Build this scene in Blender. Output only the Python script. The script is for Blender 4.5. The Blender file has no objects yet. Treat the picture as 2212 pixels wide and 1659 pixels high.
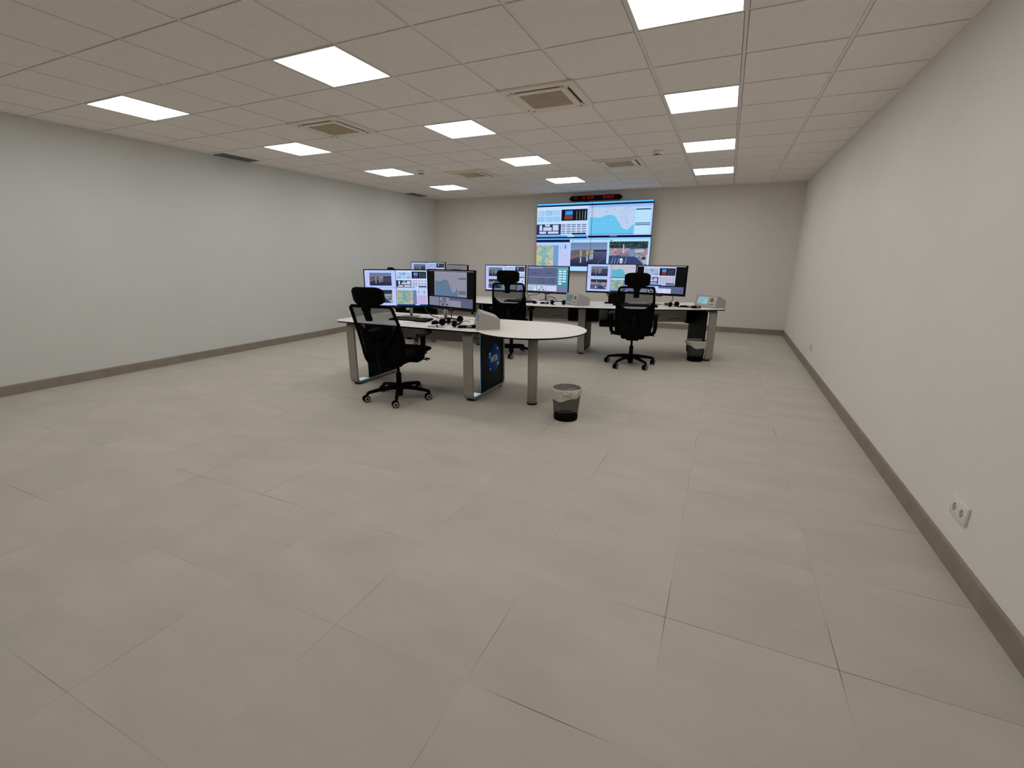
import bpy, bmesh, math, random
import numpy as np
from mathutils import Matrix, Vector

scene = bpy.context.scene
COL = scene.collection
R_ = math.radians
random.seed(7)
NRNG = np.random.RandomState(5)

# ------------------------------------------------------------------ camera
CAM = Vector((0.6607, -3.2347, 1.3911))
YAW, PITCH, ROLL, FPX = 0.4248, -0.2694, 0.0067, 990.16
cam_d = bpy.data.cameras.new('camera')
cam_d.sensor_fit = 'HORIZONTAL'
cam_d.sensor_width = 36.0
cam_d.lens = 36.0 * FPX / 2212.0
cam_d.clip_start = 0.05
cam_d.clip_end = 100
cam_o = bpy.data.objects.new('camera', cam_d)
COL.objects.link(cam_o)
fw = Vector((-math.sin(YAW) * math.cos(PITCH), math.cos(YAW) * math.cos(PITCH), math.sin(PITCH)))
r0 = Vector((math.cos(YAW), math.sin(YAW), 0))
u0 = r0.cross(fw)
rt = math.cos(ROLL) * r0 + math.sin(ROLL) * u0
up = -math.sin(ROLL) * r0 + math.cos(ROLL) * u0
m3 = Matrix((rt, up, -fw)).transposed()
cam_o.matrix_world = Matrix.Translation(CAM) @ m3.to_4x4()
scene.camera = cam_o

# ------------------------------------------------------------------ world, exposure, lamp levels
w = bpy.data.worlds.new('world')
scene.world = w
w.use_nodes = True
w.node_tree.nodes['Background'].inputs[0].default_value = (0.9, 0.95, 1.0, 1)
w.node_tree.nodes['Background'].inputs[1].default_value = 0.02
vs = scene.view_settings
vs.view_transform = 'Standard'
vs.look = 'None'
vs.exposure = 0.0
vs.gamma = 1.0
vs.use_curve_mapping = False
scene.cycles.max_bounces = 10
scene.cycles.diffuse_bounces = 6
scene.cycles.transparent_max_bounces = 16
scene.cycles.sample_clamp_indirect = 6.0
LAMP = 9.6                                  # radiance of the ceiling panels
LAMP_COL = (1.0, 0.965, 0.93)

# ------------------------------------------------------------------ room numbers (metres)
XL, XR, YF, YN, H = -5.850, 1.771, 6.694, -5.4, 2.7053
OC = Vector((-2.14, 8.55))                  # centre of the curved desk row


# ------------------------------------------------------------------ materials
def lin(c):
    return tuple((x / 12.92 if x <= 0.04045 else ((x + 0.055) / 1.055) ** 2.4) for x in c)


def s255(r, g, b):
    return lin((r / 255, g / 255, b / 255))


MATS = {}


def mat(name, col, rough=0.5, metal=0.0, spec=0.5, noise=0.0, nscale=20.0, bump=0.0, bscale=200.0, alpha=1.0,
        emit=None, estr=1.0):
    if name in MATS:
        return MATS[name]
    m = bpy.data.materials.new(name)
    m.use_nodes = True
    nt = m.node_tree
    b = nt.nodes['Principled BSDF']
    b.inputs['Base Color'].default_value = (*col, 1)
    b.inputs['Roughness'].default_value = rough
    b.inputs['Metallic'].default_value = metal
    b.inputs['Specular IOR Level'].default_value = spec
    tc = nt.nodes.new('ShaderNodeTexCoord')
    if noise:
        n = nt.nodes.new('ShaderNodeTexNoise')
        n.inputs['Scale'].default_value = nscale
        n.inputs['Detail'].default_value = 4
        nt.links.new(tc.outputs['Object'], n.inputs['Vector'])
        mr = nt.nodes.new('ShaderNodeMapRange')
        mr.inputs[1].default_value = 0.3
        mr.inputs[2].default_value = 0.7
        mr.inputs[3].default_value = 1 - noise
        mr.inputs[4].default_value = 1 + noise
        nt.links.new(n.outputs[0], mr.inputs[0])
        mx = nt.nodes.new('ShaderNodeVectorMath')
        mx.operation = 'SCALE'
        mx.inputs[0].default_value = col
        nt.links.new(mr.outputs[0], mx.inputs['Scale'])
        nt.links.new(mx.outputs[0], b.inputs['Base Color'])
    if bump:
        n2 = nt.nodes.new('ShaderNodeTexNoise')
        n2.inputs['Scale'].default_value = bscale
        nt.links.new(tc.outputs['Object'], n2.inputs['Vector'])
        bp = nt.nodes.new('ShaderNodeBump')
        bp.inputs['Strength'].default_value = bump
        bp.inputs['Distance'].default_value = 0.002
        nt.links.new(n2.outputs[0], bp.inputs['Height'])
        nt.links.new(bp.outputs[0], b.inputs['Normal'])
    if alpha < 1:
        b.inputs['Alpha'].default_value = alpha
    if emit:
        b.inputs['Emission Color'].default_value = (*emit, 1)
        b.inputs['Emission Strength'].default_value = estr
    MATS[name] = m
    return m


def nodes_of(name):
    m = bpy.data.materials.new(name)
    m.use_nodes = True
    MATS[name] = m
    nt = m.node_tree
    return m, nt, nt.nodes['Principled BSDF'], nt.nodes.new('ShaderNodeTexCoord')


def mth(nt, op, a, b=None, c=None):
    n = nt.nodes.new('ShaderNodeMath')
    n.operation = op
    for i, v in enumerate((a, b, c)):
        if v is None:
            continue
        if isinstance(v, (int, float)):
            n.inputs[i].default_value = v
        else:
            nt.links.new(v, n.inputs[i])
    return n.outputs[0]


def floor_material():
    m, nt, b, tc = nodes_of('porcelain_floor')
    sep = nt.nodes.new('ShaderNodeSeparateXYZ')
    nt.links.new(tc.outputs['Object'], sep.inputs[0])
    fx = mth(nt, 'DIVIDE', mth(nt, 'SUBTRACT', sep.outputs[0], 0.0125), 0.5855)
    fy = mth(nt, 'DIVIDE', mth(nt, 'SUBTRACT', sep.outputs[1], -0.999), 0.5865)
    dx = mth(nt, 'MULTIPLY', mth(nt, 'ABSOLUTE', mth(nt, 'SUBTRACT', fx, mth(nt, 'ROUND', fx))), 0.586)
    dy = mth(nt, 'MULTIPLY', mth(nt, 'ABSOLUTE', mth(nt, 'SUBTRACT', fy, mth(nt, 'ROUND', fy))), 0.586)
    d = mth(nt, 'MINIMUM', dx, dy)
    # per-tile hash
    cell = nt.nodes.new('ShaderNodeCombineXYZ')
    nt.links.new(mth(nt, 'FLOOR', fx), cell.inputs[0])
    nt.links.new(mth(nt, 'FLOOR', fy), cell.inputs[1])
    wn = nt.nodes.new('ShaderNodeTexWhiteNoise')
    nt.links.new(cell.outputs[0], wn.inputs['Vector'])
    # joint: some runs open and dark, others nearly closed
    jn = nt.nodes.new('ShaderNodeTexNoise')
    jn.inputs['Scale'].default_value = 1.7
    jn.inputs['Detail'].default_value = 1
    nt.links.new(tc.outputs['Object'], jn.inputs['Vector'])
    jw = nt.nodes.new('ShaderNodeMapRange')
    jw.inputs[1].default_value = 0.46
    jw.inputs[2].default_value = 0.66
    jw.inputs[3].default_value = 0.035
    jw.inputs[4].default_value = 0.70
    nt.links.new(jn.outputs[0], jw.inputs[0])
    edge = mth(nt, 'LESS_THAN', d, 0.0014)
    joint = mth(nt, 'MULTIPLY', edge, jw.outputs[0])
    # cloudy cement mottling, streaked
    mp = nt.nodes.new('ShaderNodeMapping')
    mp.inputs['Scale'].default_value = (0.9, 2.2, 1)
    mp.inputs['Rotation'].default_value = (0, 0, 0.5)
    nt.links.new(tc.outputs['Object'], mp.inputs[0])
    off = nt.nodes.new('ShaderNodeVectorMath')
    off.operation = 'MULTIPLY_ADD'
    nt.links.new(wn.outputs['Color'], off.inputs[0])
    off.inputs[1].default_value = (7, 7, 7)
    nt.links.new(mp.outputs[0], off.inputs[2])
    n1 = nt.nodes.new('ShaderNodeTexNoise')
    n1.inputs['Scale'].default_value = 2.0
    n1.inputs['Detail'].default_value = 6
    n1.inputs['Roughness'].default_value = 0.55
    nt.links.new(off.outputs[0], n1.inputs['Vector'])
    n2 = nt.nodes.new('ShaderNodeTexNoise')
    n2.inputs['Scale'].default_value = 160
    n2.inputs['Detail'].default_value = 3
    nt.links.new(tc.outputs['Object'], n2.inputs['Vector'])
    v = mth(nt, 'ADD', mth(nt, 'MULTIPLY', mth(nt, 'SUBTRACT', n1.outputs[0], 0.5), 0.34), 1.0)
    v = mth(nt, 'ADD', v, mth(nt, 'MULTIPLY', mth(nt, 'SUBTRACT', n2.outputs[0], 0.5), 0.10))
    v = mth(nt, 'ADD', v, mth(nt, 'MULTIPLY', mth(nt, 'SUBTRACT', wn.outputs['Value'], 0.5), 0.03))
    v = mth(nt, 'MULTIPLY', v, mth(nt, 'SUBTRACT', 1.0, joint))
    # tiny pale chips and dark specks
    vr = nt.nodes.new('ShaderNodeTexVoronoi')
    vr.inputs['Scale'].default_value = 9
    nt.links.new(tc.outputs['Object'], vr.inputs['Vector'])
    chip = mth(nt, 'LESS_THAN', vr.outputs['Distance'], 0.025)
    v = mth(nt, 'ADD', v, mth(nt, 'MULTIPLY', chip, 0.12))
    sc = nt.nodes.new('ShaderNodeVectorMath')
    sc.operation = 'SCALE'
    sc.inputs[0].default_value = (0.505, 0.480, 0.418)
    nt.links.new(v, sc.inputs['Scale'])
    nt.links.new(sc.outputs[0], b.inputs['Base Color'])
    b.inputs['Roughness'].default_value = 0.62
    b.inputs['Specular IOR Level'].default_value = 0.3
    bp = nt.nodes.new('ShaderNodeBump')
    bp.inputs['Strength'].default_value = 0.15
    bp.inputs['Distance'].default_value = 0.001
    nt.links.new(n2.outputs[0], bp.inputs['Height'])
    nt.links.new(bp.outputs[0], b.inputs['Normal'])
    return m


def tile_material():
    m, nt, b, tc = nodes_of('mineral_ceiling_tile')
    mp = nt.nodes.new('ShaderNodeMapping')
    mp.inputs['Scale'].default_value = (1.0, 1.8, 1)
    nt.links.new(tc.outputs['Object'], mp.inputs[0])
    n1 = nt.nodes.new('ShaderNodeTexNoise')
    n1.inputs['Scale'].default_value = 75
    n1.inputs['Detail'].default_value = 3
    n1.inputs['Roughness'].default_value = 0.7
    nt.links.new(mp.outputs[0], n1.inputs['Vector'])
    pit = nt.nodes.new('ShaderNodeMapRange')
    pit.inputs[1].default_value = 0.635
    pit.inputs[2].default_value = 0.675
    pit.inputs[3].default_value = 1.0
    pit.inputs[4].default_value = 0.62
    nt.links.new(n1.outputs[0], pit.inputs[0])
    n2 = nt.nodes.new('ShaderNodeTexNoise')
    n2.inputs['Scale'].default_value = 30
    nt.links.new(tc.outputs['Object'], n2.inputs['Vector'])
    v = mth(nt, 'MULTIPLY', pit.outputs[0],
            mth(nt, 'ADD', 0.95, mth(nt, 'MULTIPLY', n2.outputs[0], 0.10)))
    sc = nt.nodes.new('ShaderNodeVectorMath')
    sc.operation = 'SCALE'
    sc.inputs[0].default_value = (0.87, 0.815, 0.77)
    nt.links.new(v, sc.inputs['Scale'])
    nt.links.new(sc.outputs[0], b.inputs['Base Color'])
    b.inputs['Roughness'].default_value = 0.95
    b.inputs['Specular IOR Level'].default_value = 0.1
    return m


def glow_material(name, col, strength):
    m = bpy.data.materials.new(name)
    m.use_nodes = True
    nt = m.node_tree
    nt.nodes.remove(nt.nodes['Principled BSDF'])
    e = nt.nodes.new('ShaderNodeEmission')
    e.inputs[0].default_value = (*col, 1)
    e.inputs[1].default_value = strength
    nt.links.new(e.outputs[0], nt.nodes['Material Output'].inputs[0])
    MATS[name] = m
    return m


def screen_material(name='lit_screen', strength=1.0):
    m, nt, b, tc = nodes_of(name)
    at = nt.nodes.new('ShaderNodeAttribute')
    at.attribute_name = 'pixels'
    b.inputs['Base Color'].default_value = (0.003, 0.003, 0.0035, 1)
    b.inputs['Roughness'].default_value = 0.4
    b.inputs['Specular IOR Level'].default_value = 0.06
    nt.links.new(at.outputs['Color'], b.inputs['Emission Color'])
    b.inputs['Emission Strength'].default_value = strength
    return m


def net_material(name, col, alpha, rough=0.7):
    """fine woven net: part of the light passes straight through the holes"""
    m, nt, b, tc = nodes_of(name)
    b.inputs['Base Color'].default_value = (*col, 1)
    b.inputs['Roughness'].default_value = rough
    b.inputs['Alpha'].default_value = alpha
    b.inputs['Specular IOR Level'].default_value = 0.1
    return m


M_FLOOR = floor_material()
M_TILE = tile_material()
M_TEE = mat('ceiling_tee_bar', (0.80, 0.745, 0.70), 0.6, noise=0.02)
M_GAP = mat('tile_reveal', (0.26, 0.235, 0.21), 0.9, noise=0.05)
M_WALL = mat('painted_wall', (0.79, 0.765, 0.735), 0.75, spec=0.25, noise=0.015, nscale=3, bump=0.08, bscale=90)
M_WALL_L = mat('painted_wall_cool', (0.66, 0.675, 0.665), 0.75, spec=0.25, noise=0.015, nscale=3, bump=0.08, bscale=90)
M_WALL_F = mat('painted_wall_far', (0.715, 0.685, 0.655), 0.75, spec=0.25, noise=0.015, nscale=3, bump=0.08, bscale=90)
M_SKIRT = mat('skirting', (0.265, 0.228, 0.192), 0.6, spec=0.4, noise=0.10, nscale=9)
M_WHITE = mat('white_laminate', (0.80, 0.79, 0.765), 0.45, spec=0.4, noise=0.01)
M_EDGE = mat('black_laminate_core', (0.005, 0.0045, 0.005), 0.5, spec=0.15, noise=0.1)
M_ALU = mat('satin_aluminium', (0.31, 0.305, 0.283), 0.5, metal=0.2, noise=0.03, nscale=60)
M_COL = mat('column_aluminium', (0.40, 0.385, 0.35), 0.55, metal=0.1, noise=0.03, nscale=60)
M_BLACK = mat('black_plastic', (0.0026, 0.0026, 0.0026), 0.65, spec=0.05, noise=0.1)
M_PANEL = mat('black_panel', (0.003, 0.003, 0.003), 0.5, spec=0.10, noise=0.08)
M_FABRIC = mat('black_upholstery', (0.0035, 0.003, 0.003), 0.9, spec=0.06, noise=0.15, nscale=300, bump=0.3, bscale=900)
M_NET = net_material('black_seat_net', (0.004, 0.004, 0.004), 0.66)
M_BINNET = net_material('bin_wire_mesh', (0.010, 0.010, 0.010), 0.60, 0.5)
M_TRAY = mat('grey_tray', (0.33, 0.31, 0.28), 0.55, noise=0.03)
M_CHROME = mat('brushed_steel', (0.50, 0.48, 0.44), 0.32, metal=0.8, noise=0.04, nscale=80)
M_RING = mat('grey_wheel_ring', (0.27, 0.255, 0.235), 0.5, noise=0.03)
M_DARK = mat('dark_rubber', (0.007, 0.0065, 0.0065), 0.8, spec=0.2, noise=0.1)
M_CONS = mat('console_grey', (0.385, 0.378, 0.352), 0.5, noise=0.02, nscale=120)
M_CONSF = mat('console_face', (0.50, 0.48, 0.445), 0.5, noise=0.02)
M_SPK = mat('speaker_grille', (0.16, 0.15, 0.14), 0.8, noise=0.2, nscale=900)
M_KNOB = mat('grey_key', (0.22, 0.21, 0.20), 0.6, noise=0.05)
M_BAG = mat('bin_liner', (0.62, 0.595, 0.54), 0.45, spec=0.4, noise=0.05, nscale=40, alpha=0.86)
M_BAGIN = mat('bin_liner_inside', (0.62, 0.59, 0.54), 0.5, spec=0.3, noise=0.05, nscale=40, alpha=0.42)
M_PAPER = mat('paper', (0.86, 0.88, 0.90), 0.8, noise=0.01)
M_BEIGE = mat('aged_beige_plastic', (0.80, 0.725, 0.61), 0.5, noise=0.02)
M_GRILLE = mat('beige_grille', (0.62, 0.52, 0.39), 0.7, noise=0.06, nscale=60)
M_SLOT = mat('dark_slot', (0.03, 0.022, 0.016), 0.8, noise=0.1)
M_VENT = mat('vent_grey', (0.20, 0.195, 0.175), 0.6, noise=0.05)
M_PLASTIC = mat('white_plastic', (0.76, 0.74, 0.70), 0.4, spec=0.5, noise=0.01)
M_HOLE = mat('socket_hole', (0.46, 0.43, 0.39), 0.7, noise=0.05)
M_BLUE = mat('logo_blue', s255(30, 76, 158), 0.6, spec=0.1, noise=0.03)
M_LOGOW = mat('logo_white', (0.72, 0.73, 0.76), 0.5, noise=0.02)
M_LOGOL = mat('logo_thin_line', s255(60, 95, 160), 0.5, noise=0.02)
M_TXT = mat('dark_lettering', (0.02, 0.018, 0.012), 0.6, noise=0.1)
M_CABLE = mat('black_cable', (0.02, 0.019, 0.018), 0.6, noise=0.1)
M_GCABLE = mat('grey_cable', (0.085, 0.080, 0.070), 0.6, noise=0.1)
M_CLOCKRED = glow_material('clock_red_digits', s255(120, 12, 24), 1.0)
M_CLOCKDIM = glow_material('clock_dim_digits', s255(70, 10, 18), 1.0)
M_CLOCK = mat('clock_smoked_face', (0.004, 0.002, 0.002), 0.4, spec=0.06, noise=0.1)
M_LED = glow_material('ceiling_led', LAMP_COL, LAMP)
M_CYAN = glow_material('cyan_bar_glow', s255(172, 204, 212), 0.85)  # LED light falling on the leg's bottom bar, painted as glow
M_CYAND = glow_material('cyan_led_side', s255(80, 150, 172), 0.55)
M_RED = glow_material('red_led', s255(255, 105, 125), 1.0)
M_REDD = glow_material('red_led_dim', s255(120, 45, 55), 0.8)
M_SCREEN = screen_material()


# ------------------------------------------------------------------ mesh builder
class MB:
    def __init__(self, M=None):
        self.bm = bmesh.new()
        self.M = M.copy() if M else Matrix.Identity(4)
        self.mi = 0
        self.smooth = []

    def _fin(self, verts, faces, smooth=False):
        for v in verts:
            v.co = self.M @ v.co
        for f in faces:
            f.material_index = self.mi
            f.smooth = smooth

    def box(self, c, s, rot=None, bev=0.0, seg=2, taper=None):
        t = bmesh.new()
        bmesh.ops.create_cube(t, size=1.0)
        for v in t.verts:
            v.co = Vector((v.co.x * s[0], v.co.y * s[1], v.co.z * s[2]))
            if taper and v.co.z > 0:
                v.co.x *= taper[0]
                v.co.y *= taper[1]
        if bev:
            bmesh.ops.bevel(t, geom=list(t.edges), offset=bev, segments=seg, affect='EDGES', profile=0.5)
        X = Matrix.Translation(Vector(c)) @ (rot.to_4x4() if rot else Matrix.Identity(4))
        self._merge(t, X, bool(bev) and seg > 1)
        return self

    def _merge(self, t, X, smooth=False):
        mp = {}
        nf = []
        for v in t.verts:
            mp[v] = self.bm.verts.new(self.M @ (X @ v.co))
        for f in t.faces:
            try:
                g = self.bm.faces.new([mp[v] for v in f.verts])
                g.material_index = self.mi
                g.smooth = smooth
                nf.append(g)
            except ValueError:
                pass
        t.free()
        return nf

    def loft(self, rings, cap=True, closed=True, smooth=True):
        """rings: list of equal-length point lists"""
        vr = [[self.bm.verts.new(self.M @ Vector(p)) for p in r] for r in rings]
        n = len(vr[0])
        for a, b in zip(vr[:-1], vr[1:]):
            for i in range(n if closed else n - 1):
                j = (i + 1) % n
                f = self.bm.faces.new((a[i], a[j], b[j], b[i]))
                f.material_index = self.mi
                f.smooth = smooth
        if cap:
            for r in (vr[0][::-1], vr[-1]):
                f = self.bm.faces.new(r)
                f.material_index = self.mi
        return self

    def prism(self, pts, z0, z1, inset=0.0, smooth=False):
        """vertical prism from 2-D outline (ccw); the lower outline may be inset"""
        lo = inset_poly(pts, inset) if inset else pts
        return self.loft([[(x, y, z0) for x, y in lo], [(x, y, z1) for x, y in pts]], smooth=smooth)

    def tube(self, pts, r, n=8, closed=False, flat=None):
        pts = [Vector(p) for p in pts]
        rings = []
        N = len(pts)
        rr = r if isinstance(r, (list, tuple)) else [r] * N
        prev = None
        for i, p in enumerate(pts):
            a = pts[(i - 1) % N] if (closed or i > 0) else p
            b = pts[(i + 1) % N] if (closed or i < N - 1) else p
            t = (b - a).normalized()
            if prev is None:
                ref = Vector((0, 0, 1)) if abs(t.z) < 0.9 else Vector((1, 0, 0))
                x = t.cross(ref).normalized()
            else:
                x = (prev - t * prev.dot(t)).normalized()
            prev = x
            y = t.cross(x)
            fx, fy = flat if flat else (1, 1)
            rings.append([p + x * (math.cos(2 * math.pi * k / n) * rr[i] * fx) + y * (math.sin(2 * math.pi * k / n) * rr[i] * fy)
                          for k in range(n)])
        if closed:
            rings.append(rings[0])
        return self.loft(rings, cap=not closed)

    def cyl(self, p0, p1, r0, r1=None, n=20):
        return self.tube([p0, p1], [r0, r1 if r1 is not None else r0], n)

    def lathe(self, prof, c=(0, 0, 0), n=28, axis='z', cap=True):
        rings = []
        for r, z in prof:
            ring = []
            for k in range(n):
                a = 2 * math.pi * k / n
                if axis == 'z':
                    p = (c[0] + r * math.cos(a), c[1] + r * math.sin(a), c[2] + z)
                elif axis == 'x':
                    p = (c[0] + z, c[1] + r * math.cos(a), c[2] + r * math.sin(a))
                else:
                    p = (c[0] + r * math.sin(a), c[1] + z, c[2] + r * math.cos(a))
                ring.append(p)
            rings.append(ring)
        return self.loft(rings, cap=cap)

    def quad(self, *p):
        f = self.bm.faces.new([self.bm.verts.new(self.M @ Vector(q)) for q in p])
        f.material_index = self.mi
        return self

    def build(self, name, material, parent=None, recalc=True):
        if recalc:
            bmesh.ops.recalc_face_normals(self.bm, faces=list(self.bm.faces))
        me = bpy.data.meshes.new(name)
        inv = None
        if parent is not None:
            root = parent
            while root.parent:
                root = root.parent
            inv = (Matrix.Translation(root.location) @ root.rotation_euler.to_matrix().to_4x4()).inverted()
            if root.type == 'EMPTY':
                self.bm.transform(inv)
        self.bm.to_mesh(me)
        self.bm.free()
        for mm in (material if isinstance(material, (list, tuple)) else [material]):
            me.materials.append(mm)
        o = bpy.data.objects.new(name, me)
        COL.objects.link(o)
        if parent is not None:
            o.parent = parent
        return o


def inset_poly(pts, d):
    out = []
    n = len(pts)
    for i in range(n):
        p0, p1, p2 = Vector(pts[i - 1]), Vector(pts[i]), Vector(pts[(i + 1) % n])
        e1 = (p1 - p0)
        e2 = (p2 - p1)
        e1 = e1.normalized() if e1.length > 1e-9 else Vector((1, 0))
        e2 = e2.normalized() if e2.length > 1e-9 else Vector((1, 0))
        n1 = Vector((-e1.y, e1.x))
        n2 = Vector((-e2.y, e2.x))
        nn = n1 + n2
        if nn.length < 1e-6:
            nn = n1
        nn.normalize()
        k = d / max(0.35, nn.dot(n1))
        q = p1 + nn * k
        out.append((q.x, q.y))
    return out


def thing(name, label, cat, loc=(0, 0, 0), rotz=0.0, group=None):
    o = bpy.data.objects.new(name, None)
    o.empty_display_size = 0.1
    COL.objects.link(o)
    o.location = loc
    o.rotation_euler = (0, 0, rotz)
    o['label'] = label
    o['category'] = cat
    if group:
        o['group'] = group
    return o


def tag(o, label, cat, group=None):
    o['label'] = label
    o['category'] = cat
    if group:
        o['group'] = group
    return o


def struct(name, mb, m):
    o = mb.build(name, m)
    o['kind'] = 'structure'
    return o


def copy_tree(o, parent=None):
    c = o.copy()
    COL.objects.link(c)
    c.parent = parent
    for ch in [x for x in list(o.children)]:
        copy_tree(ch, c)
    return c


def T(x, y, z, rz=0.0):
    return Matrix.Translation((x, y, z)) @ Matrix.Rotation(rz, 4, 'Z')


def text_mesh(body, size, bold=0.0):
    cu = bpy.data.curves.new('lettering', 'FONT')
    cu.body = body
    cu.size = size
    cu.align_x = 'CENTER'
    cu.align_y = 'CENTER'
    cu.offset = bold
    cu.extrude = 0.0004
    o = bpy.data.objects.new('lettering', cu)
    COL.objects.link(o)
    dg = bpy.context.evaluated_depsgraph_get()
    me = bpy.data.meshes.new_from_object(o.evaluated_get(dg))
    bpy.data.objects.remove(o)
    bpy.data.curves.remove(cu)
    return me


def add_text(mb, body, size, X, bold=0.0, sx=1.0):
    me = text_mesh(body, size, bold)
    t = bmesh.new()
    t.from_mesh(me)
    for v in t.verts:
        v.co.x *= sx
    bpy.data.meshes.remove(me)
    mb._merge(t, X)


# ------------------------------------------------------------------ structure
t_ = 0.12
mb = MB()
mb.box(((XL + XR) / 2, (YN + YF) / 2, -0.05), (XR - XL + 2 * t_, YF - YN + 2 * t_, 0.10))
struct('floor', mb, M_FLOOR)
mb = MB()
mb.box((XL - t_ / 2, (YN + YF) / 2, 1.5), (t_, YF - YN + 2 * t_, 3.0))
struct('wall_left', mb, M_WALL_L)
mb = MB()
mb.box((XR + t_ / 2, (YN + YF) / 2, 1.5), (t_, YF - YN + 2 * t_, 3.0))
struct('wall_right', mb, M_WALL)
mb = MB()
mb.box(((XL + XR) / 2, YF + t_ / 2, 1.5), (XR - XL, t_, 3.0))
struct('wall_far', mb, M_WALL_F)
mb = MB()
mb.box(((XL + XR) / 2, YN - t_ / 2, 1.5), (XR - XL, t_, 3.0))
struct('wall_near', mb, M_WALL)


def skirting(name, a, b, nrm):
    """profile with a small rounded top, swept from a to b along the wall, nrm = into the room"""
    a, b, nrm = Vector(a), Vector(b), Vector(nrm)
    prof = [(0, 0), (0.012, 0), (0.012, 0.093), (0.010, 0.100), (0.006, 0.1035), (0.0, 0.1046)]
    mbs = MB()
    mbs.loft([[tuple(p + nrm * d + Vector((0, 0, z))) for d, z in prof] for p in (a, b)], smooth=False)
    return struct(name, mbs, M_SKIRT)


skirting('baseboard_left', (XL, YN, 0), (XL, YF, 0), (1, 0, 0))
skirting('baseboard_right', (XR, YN, 0), (XR, YF, 0), (-1, 0, 0))
skirting('baseboard_far', (XL + 0.013, YF, 0), (XR - 0.013, YF, 0), (0, -1, 0))
skirting('baseboard_near', (XL + 0.013, YN, 0), (XR - 0.013, YN, 0), (0, 1, 0))

# lay-in ceiling: tiles whose faces hang a little below the tee bars
LIGHTS = [(i, j) for i in (0, -4, -8) for j in (-4, -1, 2, 5, 8)]
CASS = [(-2, 1), (-6, 1), (-2, 6), (-6, 6)]
SKIP = set(LIGHTS) | set(CASS)
P = 0.6
mb = MB()
for i in range(-10, 3):
    for j in range(-9, 12):
        if (i, j) in SKIP:
            continue
        x0, x1 = max(i * P + 0.0135, XL), min((i + 1) * P - 0.0135, XR)
        y0, y1 = max(j * P + 0.0105, YN), min((j + 1) * P - 0.0105, YF)
        if x1 - x0 < 0.01 or y1 - y0 < 0.01:
            continue
        mb.box(((x0 + x1) / 2, (y0 + y1) / 2, H + 0.0125), (x1 - x0, y1 - y0, 0.025))
struct('ceiling', mb, M_TILE)
mb = MB()
# slab above, and the tee bars showing in the reveals
mb.box(((XL + XR) / 2, (YN + YF) / 2, H + 0.045), (XR - XL, YF - YN, 0.03))
struct('trim_1', mb, M_GAP)
mb = MB()
for i in range(-9, 3):
    mb.box((i * P, (YN + YF) / 2, H + 0.009), (0.0205, YF - YN, 0.012))
for j in range(-9, 12):
    mb.box(((XL + XR) / 2, j * P, H + 0.0105), (XR - XL, 0.0145, 0.012))
for x in (XL + 0.008, XR - 0.008):
    mb.box((x, (YN + YF) / 2, H - 0.001), (0.016, YF - YN, 0.004))
mb.box(((XL + XR) / 2, YF - 0.008, H - 0.001), (XR - XL, 0.016, 0.004))
mb.box(((XL + XR) / 2, YN + 0.008, H - 0.001), (XR - XL, 0.016, 0.004))
struct('trim_2', mb, M_TEE)

# ------------------------------------------------------------------ ceiling lights
COLN = {0: 'column nearest the right wall', -4: 'middle column', -8: 'column nearest the left wall'}
ROWN = {-4: 'row behind the camera', -1: 'nearest row in view', 2: 'second row from the near end',
        5: 'third row from the near end', 8: 'farthest row by the video wall'}
for i, j in LIGHTS:
    cx, cy = (i + 0.5) * P, (j + 0.5) * P
    t = thing('ceiling_light', 'square white LED ceiling panel, %s, %s' % (COLN[i], ROWN[j]), 'ceiling light',
              (cx, cy, H), 0, 'square LED ceiling panels')
    f = MB()
    a, b_ = 0.290, 0.2785
    for sx, sy, lx, ly in ((0, 1, 2 * a, a - b_), (0, -1, 2 * a, a - b_), (1, 0, a - b_, 2 * b_), (-1, 0, a - b_, 2 * b_)):
        f.box((cx + sx * (a + b_) / 2, cy + sy * (a + b_) / 2, H + 0.004), (lx, ly, 0.016))
    f.box((cx, cy, H + 0.016), (2 * a, 2 * a, 0.006))
    f.build('frame', M_PLASTIC, t)
    d = MB()
    d.box((cx, cy, H + 0.0045), (2 * b_ - 0.001, 2 * b_ - 0.001, 0.006))
    d.build('diffuser', M_LED, t)

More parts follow.
